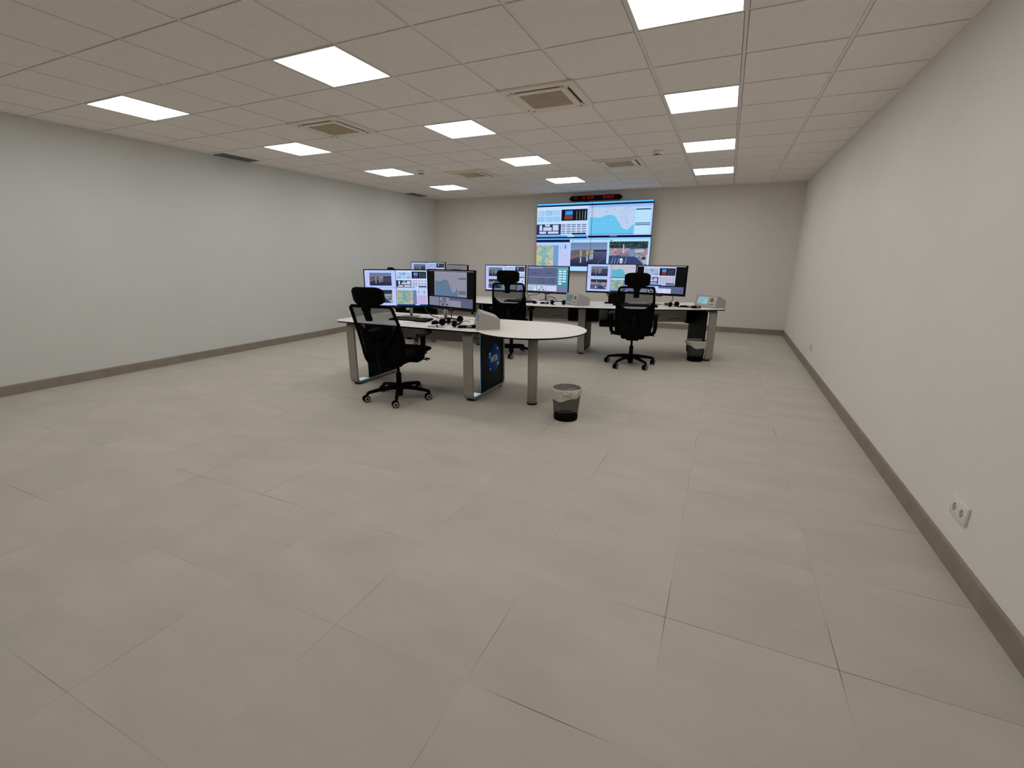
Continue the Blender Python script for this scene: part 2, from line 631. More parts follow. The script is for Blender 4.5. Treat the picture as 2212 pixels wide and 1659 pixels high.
# ------------------------------------------------------------------ air conditioning cassettes
CASSL = {(-2, 1): 'beige air conditioning cassette with four louvres, the largest, between the two nearer right-hand lights',
         (-6, 1): 'beige air conditioning cassette behind the nearest left-hand and middle lights',
         (-2, 6): 'beige air conditioning cassette in front of the video wall, right of the middle light column',
         (-6, 6): 'beige air conditioning cassette far left, beside the farthest left-hand light'}
for (i, j) in CASS:
    cx, cy = (i + 0.5) * P, (j + 0.5) * P
    t = thing('air_conditioner', CASSL[(i, j)], 'air conditioner', (cx, cy, H), 0, 'ceiling air conditioning cassettes')
    h = 0.325
    z0, z1 = H - 0.018, H
    p = MB()
    # outer rim, inner rim and corner blocks leave four open louvre slots
    o_, s0, s1, g = h, 0.262, 0.232, 0.185
    for sx, sy in ((0, 1), (0, -1), (1, 0), (-1, 0)):
        lx, ly = (2 * o_, o_ - s0) if sy else (o_ - s0, 2 * s0)
        p.box((cx + sx * (o_ + s0) / 2, cy + sy * (o_ + s0) / 2, (z0 + z1) / 2), (lx, ly, z1 - z0), bev=0.004, seg=1)
        lx, ly = (2 * s1, s1 - g) if sy else (s1 - g, 2 * g)
        p.box((cx + sx * (s1 + g) / 2, cy + sy * (s1 + g) / 2, (z0 + z1) / 2 - 0.002), (lx, ly, z1 - z0 + 0.004))
    for sx in (-1, 1):
        for sy in (-1, 1):
            p.box((cx + sx * (s0 + 0.20) / 2, cy + sy * (s0 + 0.20) / 2, (z0 + z1) / 2 + 0.001), (s0 - 0.20, s0 - 0.20, z1 - z0 - 0.002))
    pan = p.build('panel', M_BEIGE, t)
    q = MB()
    q.box((cx, cy, z0 + 0.0055), (2 * s0 + 0.004, 2 * s0 + 0.004, 0.002))  # flat dark sheet near the opening, paints the shade inside the slots
    q.build('slot_shade_sheet', M_SLOT, t)
    q = MB()
    q.box((cx, cy, z0 + 0.004), (2 * g, 2 * g, 0.004))
    n = 17
    for k in range(n):
        u = -g + 2 * g * (k + 0.5) / n
        q.box((cx + u, cy, z0 - 0.0005), (0.007, 2 * g, 0.006))
        q.box((cx, cy + u, z0 - 0.0005), (2 * g, 0.005, 0.006))
    q.build('intake_grille', M_GRILLE, t)
    for sx, sy in ((0, 1), (0, -1), (1, 0), (-1, 0)):
        q = MB()
        rot = Matrix.Rotation(-sy * 0.30, 3, 'X') if sy else Matrix.Rotation(sx * 0.30, 3, 'Y')
        lw = 0.010 if (sy < 0 or sx > 0) else 0.029          # open on two sides, shut on the others
        lo_ = 0.2375 if lw < 0.02 else 0.247
        if lw > 0.02:
            rot = None
        q.box((cx + sx * lo_, cy + sy * lo_, z0 + 0.002), ((0.40, lw, 0.003) if sy else (lw, 0.40, 0.003)), rot=rot)
        q.build('louvre', M_BEIGE, t)
    for sx in (-1, 1):
        for sy in (-1, 1):
            for ax, ay, lx, ly in ((0.262, 0.222, 0.012, 0.020), (0.222, 0.262, 0.020, 0.012)):
                q = MB()
                q.box((cx + sx * ax, cy + sy * ay, z0 - 0.0005), (lx, ly, 0.003))
                q.build('corner_latch', M_VENT, t)

# ------------------------------------------------------------------ return air grilles by the left wall
for (x0, x1, y0, y1, lab) in ((-5.825, -5.615, 1.27, 1.79, 'dark slatted air return grille in the ceiling above the left wall, nearer one'),
                              (-5.825, -5.615, 5.47, 5.98, 'dark slatted air return grille in the ceiling near the far left corner')):
    t = thing('air_grille', lab, 'air vent', ((x0 + x1) / 2, (y0 + y1) / 2, H), 0, 'air return grilles along the left wall')
    f = MB()
    cx, cy = (x0 + x1) / 2, (y0 + y1) / 2
    for s in (-1, 1):
        f.box((cx + s * ((x1 - x0) / 2 - 0.009), cy, H - 0.004), (0.018, y1 - y0, 0.012))
        f.box((cx, cy + s * ((y1 - y0) / 2 - 0.009), H - 0.004), (x1 - x0 - 0.036, 0.018, 0.012))
    f.build('frame', M_VENT, t)
    f = MB()
    f.box((cx, cy, H + 0.0005), (x1 - x0 - 0.036, y1 - y0 - 0.036, 0.001))
    f.build('backing', M_SLOT, t)
    f = MB()
    for k in range(9):
        f.box((x0 + 0.03 + k * (x1 - x0 - 0.06) / 8, cy, H - 0.004), (0.009, y1 - y0 - 0.036, 0.002),
              rot=Matrix.Rotation(0.6, 3, 'Y'))
    f.build('slats', M_VENT, t)

# ------------------------------------------------------------------ smoke detectors, corner sensor, sockets
for (x, y, lab) in ((-0.307, 3.345, 'small round white smoke detector on the ceiling left of the right-hand light column'),
                    (-3.94, 3.36, 'small round white smoke detector on the ceiling beside the third left-hand light')):
    t = thing('smoke_detector', lab, 'smoke detector', (x, y, H), 0, 'ceiling smoke detectors')
    f = MB()
    f.lathe([(0.0, 0), (0.064, 0), (0.065, -0.026), (0.060, -0.040), (0.0, -0.040)][::-1], (x, y, H), 24, cap=False)
    f.build('base', M_PLASTIC, t)
    f = MB()
    f.lathe([(0.046, -0.040), (0.040, -0.056)], (x, y, H), 20, cap=False)
    f.build('sensing_chamber', M_SLOT, t)
    f = MB()
    for k in range(6):
        a = k * math.pi / 3
        f.box((x + 0.047 * math.cos(a), y + 0.047 * math.sin(a), H - 0.048), (0.008, 0.008, 0.018))
    f.lathe([(0.0, -0.069), (0.034, -0.066), (0.049, -0.057), (0.049, -0.055), (0.0, -0.055)], (x, y, H), 24, cap=False)
    f.build('cap', M_PLASTIC, t)

t = thing('motion_sensor', 'tiny white wall sensor high in the far left corner', 'sensor', (XL, 6.53, 2.60))
f = MB()
f.box((XL + 0.018, 6.53, 2.60), (0.036, 0.06, 0.10), bev=0.006)
f.build('housing', M_PLASTIC, t)
f = MB()
f.box((XL + 0.038, 6.53, 2.585), (0.006, 0.04, 0.045), bev=0.002)
f.build('lens', M_CONSF, t)


def socket(x, y, z, nx, lab):
    t = thing('wall_socket', lab, 'power socket', (x, y, z), 0, 'double wall sockets')
    f = MB()
    f.box((x + nx * 0.006, y, z), (0.012, 0.160, 0.088), bev=0.003)
    f.build('cover_plate', M_PLASTIC, t)
    for s in (-1, 1):
        yy = y + s * 0.036
        prof = [(0.0225, 0.0122), (0.0205, 0.0135), (0.0185, 0.0122), (0.0175, 0.0121)]
        f = MB()
        f.lathe([(r, nx * d) for r, d in prof], (x, yy, z), 24, 'x', cap=False)
        ring = f.build('outlet', M_PLASTIC, t)
        f = MB()
        f.lathe([(0.0001, nx * 0.0124), (0.0175, nx * 0.0124)], (x, yy, z), 24, 'x', cap=False)
        f.build('outlet_recess', M_HOLE, ring)
        f = MB()
        for dy in (-0.0095, 0.0095):
            f.lathe([(0.0001, nx * 0.0127), (0.003, nx * 0.0127)], (x, yy + dy, z), 10, 'x', cap=False)
        f.box((x + nx * 0.013, yy, z + 0.014), (0.002, 0.006, 0.004))
        f.box((x + nx * 0.013, yy, z - 0.014), (0.002, 0.006, 0.004))
        f.build('pin_holes', M_SLOT, ring)


socket(XR, -0.668, 0.283, -1, 'white double wall socket low on the right wall, nearest the camera')
socket(XR, 3.63, 0.310, -1, 'white double wall socket on the right wall, small, beyond the far waste bin')
socket(XL, 3.60, 0.318, 1, 'white double wall socket low on the left wall behind the front desk corner')


# ------------------------------------------------------------------ screen pictures
class Pic:
    """small raster painted in code, y runs down, colours in sRGB 0-255"""

    def __init__(self, w, h, bg=(0, 0, 0)):
        self.w, self.h = w, h
        self.a = np.zeros((h, w, 3))
        self.a[:] = bg
        self.yy, self.xx = np.mgrid[0:h, 0:w]
        self.u = (self.xx + 0.5) / w
        self.v = (self.yy + 0.5) / h

    def m(self, x0, y0, x1, y1):
        return (self.u >= x0) & (self.u < x1) & (self.v >= y0) & (self.v < y1)

    def rect(self, x0, y0, x1, y1, c):
        self.a[self.m(x0, y0, x1, y1)] = c

    def grad(self, x0, y0, x1, y1, c0, c1):
        k = self.m(x0, y0, x1, y1)
        t = ((self.v - y0) / max(1e-6, y1 - y0))[..., None]
        g = np.array(c0) * (1 - t) + np.array(c1) * t
        self.a[k] = g[k]

    def noise(self, x0, y0, x1, y1, amp, cell=1):
        k = self.m(x0, y0, x1, y1)
        n = NRNG.rand(self.h // cell + 2, self.w // cell + 2, 3) - 0.5
        n = n.mean(axis=2, keepdims=True) * 1.6
        n = np.repeat(np.repeat(n, cell, 0), cell, 1)[:self.h, :self.w]
        self.a[k] += (n * amp)[k]

    def poly(self, pts, c, clip=None):
        pts = np.array(pts, float)
        ins = np.zeros((self.h, self.w), bool)
        j = len(pts) - 1
        for i in range(len(pts)):
            xi, yi = pts[i]
            xj, yj = pts[j]
            cond = ((yi > self.v) != (yj > self.v)) & (self.u < (xj - xi) * (self.v - yi) / (yj - yi + 1e-12) + xi)
            ins ^= cond
            j = i
        if clip:
            ins &= self.m(*clip)
        self.a[ins] = c

    def line(self, x0, y0, x1, y1, c, t=0.6):
        X0, Y0, X1, Y1 = x0 * self.w, y0 * self.h, x1 * self.w, y1 * self.h
        dx, dy = X1 - X0, Y1 - Y0
        L = max(1e-6, dx * dx + dy * dy)
        s = np.clip(((self.xx + .5 - X0) * dx + (self.yy + .5 - Y0) * dy) / L, 0, 1)
        d = np.hypot(self.xx + .5 - X0 - s * dx, self.yy + .5 - Y0 - s * dy)
        self.a[d < t] = c

    def ring(self, cx, cy, r, c, t=0.6):
        d = np.hypot(self.xx + .5 - cx * self.w, self.yy + .5 - cy * self.h)
        self.a[np.abs(d - r * self.w) < t] = c

    def blur(self, x0, y0, x1, y1, n=1):
        k = self.m(x0, y0, x1, y1)
        for _ in range(n):
            b = self.a.copy()
            p_ = np.pad(self.a, ((1, 1), (1, 1), (0, 0)), 'edge')
            b = sum(p_[i:i + self.h, j:j + self.w] * wt for i, j, wt in
                    ((1, 1, .36), (0, 1, .12), (2, 1, .12), (1, 0, .12), (1, 2, .12), (0, 0, .04), (0, 2, .04), (2, 0, .04), (2, 2, .04)))
            self.a[k] = b[k]

    def scribble(self, x0, y0, x1, y1, n, c, ln=0.03):
        for _ in range(n):
            x, y = x0 + NRNG.rand() * (x1 - x0), y0 + NRNG.rand() * (y1 - y0)
            a = NRNG.rand() * 6.28
            xe, ye = np.clip(x + ln * math.cos(a), x0, x1), np.clip(y + ln * math.sin(a), y0, y1)
            self.line(x, y, xe, ye, c, 0.5)


def sub(x0, y0, x1, y1):
    return lambda a, b: (x0 + (x1 - x0) * a, y0 + (y1 - y0) * b)


def P_box(p, S, a, b, c, d, col):
    x0, y0 = S(a, b)
    x1, y1 = S(c, d)
    p.rect(x0, y0, x1, y1, col)


def pic_harbour(p, x0, y0, x1, y1, k=1.0):
    S = sub(x0, y0, x1, y1)
    c = lambda *v: tuple(np.array(v) * k)
    p.grad(*S(0, 0), *S(1, 0.34), c(92, 116, 160), c(120, 132, 160))
    p.grad(*S(0, 0.34), *S(1, 1.0), c(80, 80, 108), c(30, 34, 62))
    p.poly([S(0, .38), S(.10, .30), S(.62, .31), S(.62, .42), S(.30, .58), S(0, .72)], c(92, 86, 94))
    p.poly([S(0, .56), S(.26, .50), S(.24, .57), S(0, .66)], c(124, 88, 88))
    p.rect(*S(.64, .30), *S(1.0, .37), c(26, 32, 60))
    for q, yb in ((.29, .62), (.47, .56), (.55, .50), (.60, .46)):
        p.rect(*S(q - .035, .30), *S(q + .035, yb), c(110, 106, 96))
        p.rect(*S(q - .018, .33), *S(q + .018, yb - .05), c(166, 160, 138))
        p.rect(*S(q - .012, yb), *S(q + .016, yb + .22), c(168, 196, 214))
    p.rect(*S(.36, .36), *S(.44, .60), c(96, 90, 74))
    p.line(*S(.74, .90), *S(.95, .55), c(96, 108, 138), 0.5)
    p.noise(*S(0, 0), *S(1, 1), 9 * k)
    p.blur(*S(0.02, 0.02), *S(.98, .98), 1)


def pic_carpark(p, x0, y0, x1, y1, k=1.0):
    S = sub(x0, y0, x1, y1)
    c = lambda *v: tuple(np.array(v) * k)
    p.rect(*S(0, 0), *S(1, 1), c(58, 70, 104))
    p.rect(*S(0, 0), *S(1, .28), c(36, 56, 58))
    p.noise(*S(0, 0), *S(1, .30), 70 * k, 2)
    p.rect(*S(0, .28), *S(.55, .56), c(150, 124, 140))
    p.poly([S(.62, .30), S(1, .28), S(1, .62), S(.74, .62)], c(146, 116, 128))
    for _ in range(60):
        a, b = NRNG.rand(), .28 + .30 * NRNG.rand()
        q = c(*[(104, 82, 96), (182, 160, 168), (70, 76, 100), (166, 120, 120), (150, 150, 166)][NRNG.randint(5)])
        if not (.52 < a < .70):
            p.rect(*S(a, b), *S(min(1, a + .05), b + .035), q)
    p.poly([S(.66, .34), S(.88, .32), S(.90, .44), S(.70, .46)], c(136, 176, 186))
    p.poly([S(.50, .30), S(.62, .30), S(.74, .64), S(.44, .64)], c(104, 130, 162))
    p.rect(*S(.36, .12), *S(.385, .58), c(176, 180, 196))
    p.poly([S(.30, .50), S(.54, .46), S(.54, .58), S(.32, .62)], c(118, 100, 120))
    p.poly([S(0, .60), S(.66, .60), S(1, .98), S(1, 1), S(0, 1)], c(46, 60, 98))
    for q in (.06, .14, .22, .42):
        p.line(*S(q + .05, .66), *S(q, .95), c(170, 180, 204), 0.6)
    p.poly([S(.80, .62), S(1, .56), S(1, .90), S(.93, .90)], c(166, 160, 166))
    p.poly([S(.84, .64), S(.95, .60), S(.96, .72), S(.88, .74)], c(40, 52, 70))
    p.line(*S(.72, .58), *S(.96, .98), c(190, 200, 220), 0.7)
    p.rect(*S(.30, .68), *S(.37, .88), c(210, 224, 240))
    p.rect(*S(.32, .76), *S(.35, .84), c(90, 110, 150))
    p.noise(*S(0, .28), *S(1, 1), 16 * k)
    p.blur(*S(0.02, 0.02), *S(.98, .98), 1)


def pic_seamap(p, x0, y0, x1, y1, land, sea, k=1.0):
    S = sub(x0, y0, x1, y1)
    p.rect(x0, y0, x1, y1, land)
    pts = [(0, .36), (.10, .34), (.18, .38), (.27, .36), (.36, .29), (.46, .27), (.55, .31), (.61, .40), (.63, .50),
           (.68, .60), (.71, .70), (.76, .80), (.84, .84), (.90, .80), (.95, .70), (1, .64), (1, 1), (0, 1)]
    p.poly([S(*q) for q in pts], sea)
    dk = tuple(np.array(land) * 0.82)
    for _ in range(26):
        a, b = NRNG.rand(), NRNG.rand()
        if b < 0.25 or (a > .68 and b < .62):
            q = S(a, b)
            p.line(q[0], q[1], min(x1, q[0] + .02 * (NRNG.rand() + .3)), q[1] + .012 * NRNG.rand(), dk, 0.5)
    p.line(*S(0, .52), *S(.45, .37), tuple(np.array(sea) * 0.9), 0.4)
    for q in ((.28, .58), (.48, .44)):
        a = S(*q)
        p.rect(a[0], a[1], a[0] + (x1 - x0) * .04, a[1] + (y1 - y0) * .03, tuple(np.minimum(255, np.array(sea) * 1.18)))


def pic_ui4(p, x0, y0, x1, y1, k=1.0, white=(206, 222, 252), blue=(140, 182, 232)):
    """four-window console: camera tiles, flight display, dark mimic panel, key grid"""
    S = sub(x0, y0, x1, y1)
    c = lambda *v: tuple(np.array(v) * k)
    p.rect(x0, y0, x1, y1, c(*white))
    for a in range(3):
        for b in range(2):
            q = (.02 + a * .155, .10 + b * .19)
            p.rect(*S(*q), *S(q[0] + .145, q[1] + .175), c(*blue) if (a + b) % 2 else c(blue[0] + 24, blue[1] + 16, blue[2]))
    p.scribble(*S(.03, .12), *S(.46, .32), 9, c(96, 116, 150), .02)
    p.rect(*S(.50, .07), *S(.98, .46), c(26, 30, 58))
    p.rect(*S(.57, .12), *S(.70, .27), c(62, 150, 226))
    p.rect(*S(.57, .27), *S(.70, .41), c(126, 50, 62))
    p.rect(*S(.53, .12), *S(.56, .41), c(12, 12, 18))
    for q in (.76, .81, .87, .92):
        p.line(*S(q, .13), *S(q, .42), c(110, 132, 120), 0.5)
    p.rect(*S(.0, .56), *S(.48, .93), c(26, 34, 74))
    for q in ((.06, .60, .12, .78), (.16, .68, .32, .78), (.20, .59, .30, .64), (.34, .60, .39, .78), (.40, .60, .45, .78),
              (.06, .83, .20, .90), (.24, .83, .45, .90)):
        p.rect(*S(q[0], q[1]), *S(q[2], q[3]), c(196, 206, 232))
    for a in range(5):
        for b in range(5):
            q = (.52 + a * .095, .555 + b * .078)
            p.rect(*S(*q), *S(q[0] + .075, q[1] + .034), c(112, 130, 166))
    p.rect(*S(.72, .86), *S(.97, .925), c(18, 26, 58))
    p.rect(*S(0, .945), *S(1, 1), c(70, 130, 196))
    p.rect(*S(.60, .945), *S(.72, .99), c(190, 214, 250))


def pic_topo(p, x0, y0, x1, y1, k=1.0):
    S = sub(x0, y0, x1, y1)
    c = lambda *v: tuple(np.array(v) * k)
    p.rect(x0, y0, x1, y1, c(166, 178, 160))
    p.poly([S(.20, .05), S(.55, 0), S(.70, .10), S(.60, .55), S(.50, .95), S(.26, .9), S(.34, .5)], c(130, 172, 172))
    p.poly([S(0, 0), S(.20, 0), S(.06, .24), S(0, .26)], c(196, 140, 122))
    p.poly([S(.80, .04), S(.92, .02), S(.88, .16)], c(176, 136, 120))
    p.poly([S(0, .42), S(.18, .46), S(.14, .72), S(0, .76)], c(178, 186, 104))
    p.poly([S(.72, .72), S(1, .66), S(1, 1), S(.62, 1)], c(196, 176, 152))
    p.scribble(*S(0.02, 0.02), *S(.98, .98), 44, c(98, 132, 134), .05)
    p.scribble(*S(0.02, 0.02), *S(.98, .98), 16, c(188, 192, 170), .04)
    p.noise(x0, y0, x1, y1, 26 * k, 2)
    p.blur(x0, y0, x1, y1, 1)


def pic_side_list(p, x0, y0, x1, y1, k=1.0):
    S = sub(x0, y0, x1, y1)
    c = lambda *v: tuple(np.array(v) * k)
    p.rect(x0, y0, x1, y1, c(196, 206, 240))
    p.rect(*S(0, .40), *S(1, .97), c(194, 178, 224))
    for q in (.20, .62, .78):
        p.rect(*S(q, .08), *S(q + .05, .30), c(92, 124, 170))
    for b in range(7):
        p.scribble(*S(.15, .45 + b * .07), *S(.9, .46 + b * .07), 4, c(168, 156, 204), .008)


W1, H1 = 168, 97


def screen_quad(kind):
    p = Pic(W1, H1, (186, 200, 250))
    k = 1.0
    if kind == 'dim':
        k = 0.92
    p.rect(0, 0, .5, .495, tuple(np.array((184, 198, 248)) * k))
    pic_harbour(p, .075, .07, .43, .43, k)
    p.rect(0, .487, .5, .50, (120, 168, 190))
    pic_carpark(p, .075, .56, .43, .93, k)
    p.rect(.497, 0, .508, 1, (90, 128, 150))
    if kind == 'sea':
        p.rect(.508, 0, 1, .5, (192, 194, 214))
        pic_seamap(p, .515, .04, .90, .46, (190, 190, 208), (96, 180, 202))
        p.rect(.90, .10, .99, .115, (110, 120, 140))
        p.rect(.508, .465, 1, .495, (40, 104, 140))
    else:
        pic_ui4(p, .508, 0, 1, .5, k)
    p.rect(.508, .5, 1, 1, (190, 212, 246))
    pic_topo(p, .512, .56, .76, .955, k)
    p.rect(.76, .56, .82, .955, (104, 130, 178))
    pic_side_list(p, .82, .53, .985, .965, k)
    p.rect(.508, .962, 1, 1, (26, 72, 142))
    p.rect(.80, .962, .87, .99, (168, 200, 240))
    return p


def screen_margin(kind):
    p = Pic(W1, H1, (10, 9, 10))
    if kind == 'sea':
        p.rect(0, .0, 1, .025, (120, 116, 126))
        p.rect(.13, .03, .855, .715, (146, 144, 164))
        pic_seamap(p, .15, .07, .66, .69, (140, 142, 160), (92, 120, 144))
        p.rect(.67, .11, .85, .70, (142, 142, 160))
        for q in (.19, .54, .59):
            p.rect(.68, q, .84, q + .025, (72, 82, 104))
        p.rect(.13, .695, .855, .725, (44, 60, 92))
        lo, w1, mid, dk = (124, 124, 146), (138, 138, 158), (90, 94, 122), (92, 94, 122)
    else:
        p.rect(0, .0, .99, .02, (190, 190, 210))
        pic_ui4(p, .13, .03, .80, .70, 1.0, (204, 206, 232), (138, 164, 206))
        p.rect(.80, .03, 1, .70, (10, 9, 12))
        lo, w1, mid, dk = (190, 200, 232), (200, 208, 240), (88, 98, 138), (88, 98, 132)
    p.rect(0, .735, .235, .98, lo)
    p.rect(.235, .735, .47, .98, w1)
    p.rect(.235, .735, .25, .98, tuple(np.array(mid) * .8))
    p.rect(.31, .75, .40, .80, mid)
    p.rect(.33, .80, .40, .90, tuple(np.array(lo) * .85))
    p.rect(.29, .91, .35, .96, tuple(np.array(mid) * .7))
    p.rect(.39, .91, .44, .96, tuple(np.array(mid) * .7))
    p.rect(.27, .83, .295, .88, tuple(np.array(mid) * .5))
    p.rect(.47, .735, .73, .98, w1)
    p.rect(.47, .735, .73, .80, mid)
    p.rect(.57, .86, .62, .91, tuple(np.minimum(255, np.array(w1) * 1.1)))
    p.rect(.73, .735, .985, .98, dk)
    return p


def screen_mimic():
    p = Pic(W1, H1, (92, 100, 136))
    p.rect(0, 0, 1, .05, (110, 140, 166))
    p.rect(0, .05, .38, .075, (176, 184, 210))
    p.rect(0, .41, .73, .43, (146, 152, 180))
    p.rect(.10, .26, .24, .275, (60, 66, 90))
    p.rect(.48, .26, .62, .275, (60, 66, 90))
    for q, r in ((.36, .05), (.60, .06), (.60, .035)):
        p.ring(q, .57, r, (66, 72, 98), 0.5)
    p.rect(0, .71, .73, .75, (124, 164, 184))
    p.rect(0, .75, .23, .97, (196, 200, 224))
    p.poly([(.02, .80), (.12, .80), (.14, .95), (.02, .95)], (150, 200, 206))
    p.rect(.16, .90, .23, .96, (226, 232, 248))
    p.rect(.235, .75, .47, .97, (206, 212, 236))
    p.rect(.235, .75, .245, .97, (90, 98, 130))
    p.rect(.33, .79, .40, .84, (120, 130, 160))
    p.rect(.31, .86, .41, .90, (166, 174, 200))
    p.rect(.28, .91, .33, .95, (74, 82, 110))
    p.rect(.38, .91, .43, .95, (74, 82, 110))
    p.rect(.475, .75, .73, .97, (204, 208, 240))
    p.rect(.73, .05, 1, .75, (64, 148, 164))
    p.rect(.75, .075, .98, .115, (132, 184, 200))
    for a in range(2):
        for b in range(6):
            if a == 1 and b == 5:
                continue
            p.rect(.765 + a * .105, .14 + b * .098, .765 + a * .105 + .085, .14 + b * .098 + .062, (206, 232, 244))
    p.rect(.73, .75, 1, .98, (112, 126, 162))
    return p


def screen_grey():
    p = Pic(W1, H1, (112, 118, 122))
    p.rect(0, 0, 1, .04, (124, 130, 134))
    p.rect(.22, .17, .70, .40, (60, 64, 68))
    p.rect(.22, .45, .70, .47, (80, 84, 90))
    p.rect(0, .75, .72, .97, (150, 156, 172))
    return p


def screen_wall():
    """the whole 2 x 2 wall as one picture"""
    p = Pic(312, 176, (170, 214, 250))
    cy, nv = (92, 196, 250), (8, 20, 74)
    wh = (196, 224, 254)
    p.rect(0, 0, 1, .022, cy)
    p.rect(0, .022, 1, .046, nv)
    # upper left: console windows
    p.rect(0, .046, .465, .46, wh)
    for a in range(3):
        for b in range(2):
            q = (.006 + a * .073, .095 + b * .09)
            p.rect(q[0], q[1], q[0] + .067, q[1] + .083, (150, 200, 246) if b or a == 1 else (172, 206, 240))
    p.scribble(.01, .10, .215, .17, 10, (92, 128, 176), .012)
    p.scribble(.01, .19, .07, .26, 4, (92, 128, 176), .012)
    p.rect(.228, .092, .46, .258, (28, 34, 74))
    p.rect(.240, .110, .345, .248, (10, 12, 22))
    p.rect(.262, .112, .330, .172, (54, 150, 232))
    p.rect(.258, .178, .330, .238, (124, 60, 62))
    p.rect(.350, .110, .452, .248, (10, 12, 20))
    for q in (.368, .392, .418, .442):
        p.line(q, .12, q, .24, (150, 172, 166), 0.6)
    p.rect(0, .300, .226, .462, (34, 48, 98))
    for q in ((.025, .31, .052, .395), (.060, .345, .142, .395), (.078, .308, .125, .334), (.150, .31, .178, .395), (.18, .31, .206, .395),
              (.025, .41, .09, .445), (.105, .41, .205, .445)):
        p.rect(*q, (196, 212, 240))
    p.rect(.226, .300, .465, .462, (204, 224, 252))
    for a in range(5):
        for b in range(5):
            q = (.233 + a * .046, .305 + b * .032)
            p.rect(q[0], q[1], q[0] + .037, q[1] + .017, (106, 128, 172))
    p.rect(.33, .436, .455, .462, (16, 28, 66))
    p.rect(0, .470, .465, .495, (84, 160, 236))
    p.rect(.29, .470, .35, .495, (184, 220, 252))
    # upper right: sea map
    p.rect(.475, .046, 1, .47, (176, 204, 244))
    p.rect(.475, .046, 1, .082, (150, 186, 240))
    pic_seamap(p, .483, .082, .855, .462, (186, 208, 240), (104, 196, 240))
    p.scribble(.49, .09, .84, .16, 18, (140, 164, 204), .012)
    p.scribble(.74, .16, .85, .36, 14, (140, 164, 204), .012)
    p.rect(.862, .10, .985, .462, (184, 226, 252))
    for q in (.115, .305, .33):
        p.rect(.865, q, .985, q + .013, (36, 84, 126))
    p.scribble(.87, .15, .93, .28, 7, (130, 170, 214), .006)
    p.rect(.483, .455, .855, .468, (56, 150, 206))
    p.rect(0, .495, .465, .512, nv)
    p.rect(.475, .476, 1, .508, (8, 18, 66))
    p.rect(.66, .482, .72, .494, (110, 140, 180))
    p.rect(0, .516, .32, .528, cy)
    # lower left: topo map and lists
    p.rect(0, .528, .315, .57, (10, 24, 74))
    p.rect(0, .57, .315, .61, (176, 208, 248))
    p.rect(.0, .61, .315, .96, (170, 196, 236))
    pic_topo(p, .0, .615, .165, .94, 1.08)
    p.rect(.165, .615, .21, .94, (112, 156, 206))
    p.rect(.21, .60, .315, .94, (184, 206, 250))
    p.rect(.215, .70, .312, .93, (196, 200, 246))
    for q in (.225, .247, .288):
        p.rect(q, .62, q + .004, .67, (96, 150, 196))
    p.rect(.268, .61, .280, .665, (40, 110, 150))
    p.scribble(.22, .71, .305, .90, 12, (164, 160, 214), .006)
    p.rect(0, .94, .315, .965, (92, 172, 240))
    p.rect(0, .965, .315, 1, nv)
    # lower middle: harbour camera
    p.rect(.315, .516, .655, 1, (176, 220, 252))
    p.rect(.315, .516, .655, .535, (110, 190, 246))
    pic_harbour(p, .325, .575, .645, .93, 1.12)
    p.rect(.335, .546, .35, .553, (60, 90, 140))
    # lower right: car park camera
    p.rect(.655, .516, 1, 1, (176, 224, 252))
    p.rect(.655, .516, 1, .528, (110, 196, 250))
    pic_carpark(p, .665, .56, .985, .92, 1.12)
    p.rect(.667, .542, .685, .55, (60, 90, 140))
    return p


def screen_mesh(name, pic, X, w, h, material, parent, crop=(0, 0, 1, 1)):
    """flat lit screen: one mesh of small cells carrying the picture. X maps (x right, z up, facing -y) to world"""
    y0, y1 = int(round(crop[1] * pic.h)), int(round(crop[3] * pic.h))
    x0, x1 = int(round(crop[0] * pic.w)), int(round(crop[2] * pic.w))
    a = np.clip(pic.a[y0:y1, x0:x1], 0, 255) / 255.0
    hh, ww = a.shape[:2]
    a = np.where(a <= 0.04045, a / 12.92, ((a + 0.055) / 1.055) ** 2.4)
    xs = (np.arange(ww + 1) / ww - 0.5) * w
    zs = (0.5 - np.arange(hh + 1) / hh) * h
    gx, gz = np.meshgrid(xs, zs)
    co = np.stack([gx.ravel(), np.zeros(gx.size), gz.ravel()], -1)
    root = parent
    while root.parent:
        root = root.parent
    inv = (Matrix.Translation(root.location) @ root.rotation_euler.to_matrix().to_4x4()).inverted()
    A = np.array(inv @ X)
    co = co @ A[:3, :3].T + A[:3, 3]
    i = np.arange(hh)[:, None] * (ww + 1) + np.arange(ww)[None, :]
    quads = np.stack([i, i + ww + 1, i + ww + 2, i + 1], -1).reshape(-1, 4)
    me = bpy.data.meshes.new(name)
    me.vertices.add(len(co))
    me.vertices.foreach_set('co', co.ravel().astype(np.float32))
    nf = len(quads)
    me.loops.add(nf * 4)
    me.loops.foreach_set('vertex_index', quads.ravel().astype(np.int32))
    me.polygons.add(nf)
    me.polygons.foreach_set('loop_start', (np.arange(nf) * 4).astype(np.int32))
    me.update()
    me.validate()
    at = me.color_attributes.new('pixels', 'FLOAT_COLOR', 'CORNER')
    c = np.concatenate([a.reshape(-1, 3), np.ones((nf, 1))], 1)
    at.data.foreach_set('color', np.repeat(c, 4, 0).ravel().astype(np.float32))
    me.materials.append(material)
    o = bpy.data.objects.new(name, me)
    COL.objects.link(o)
    o.parent = parent
    return o


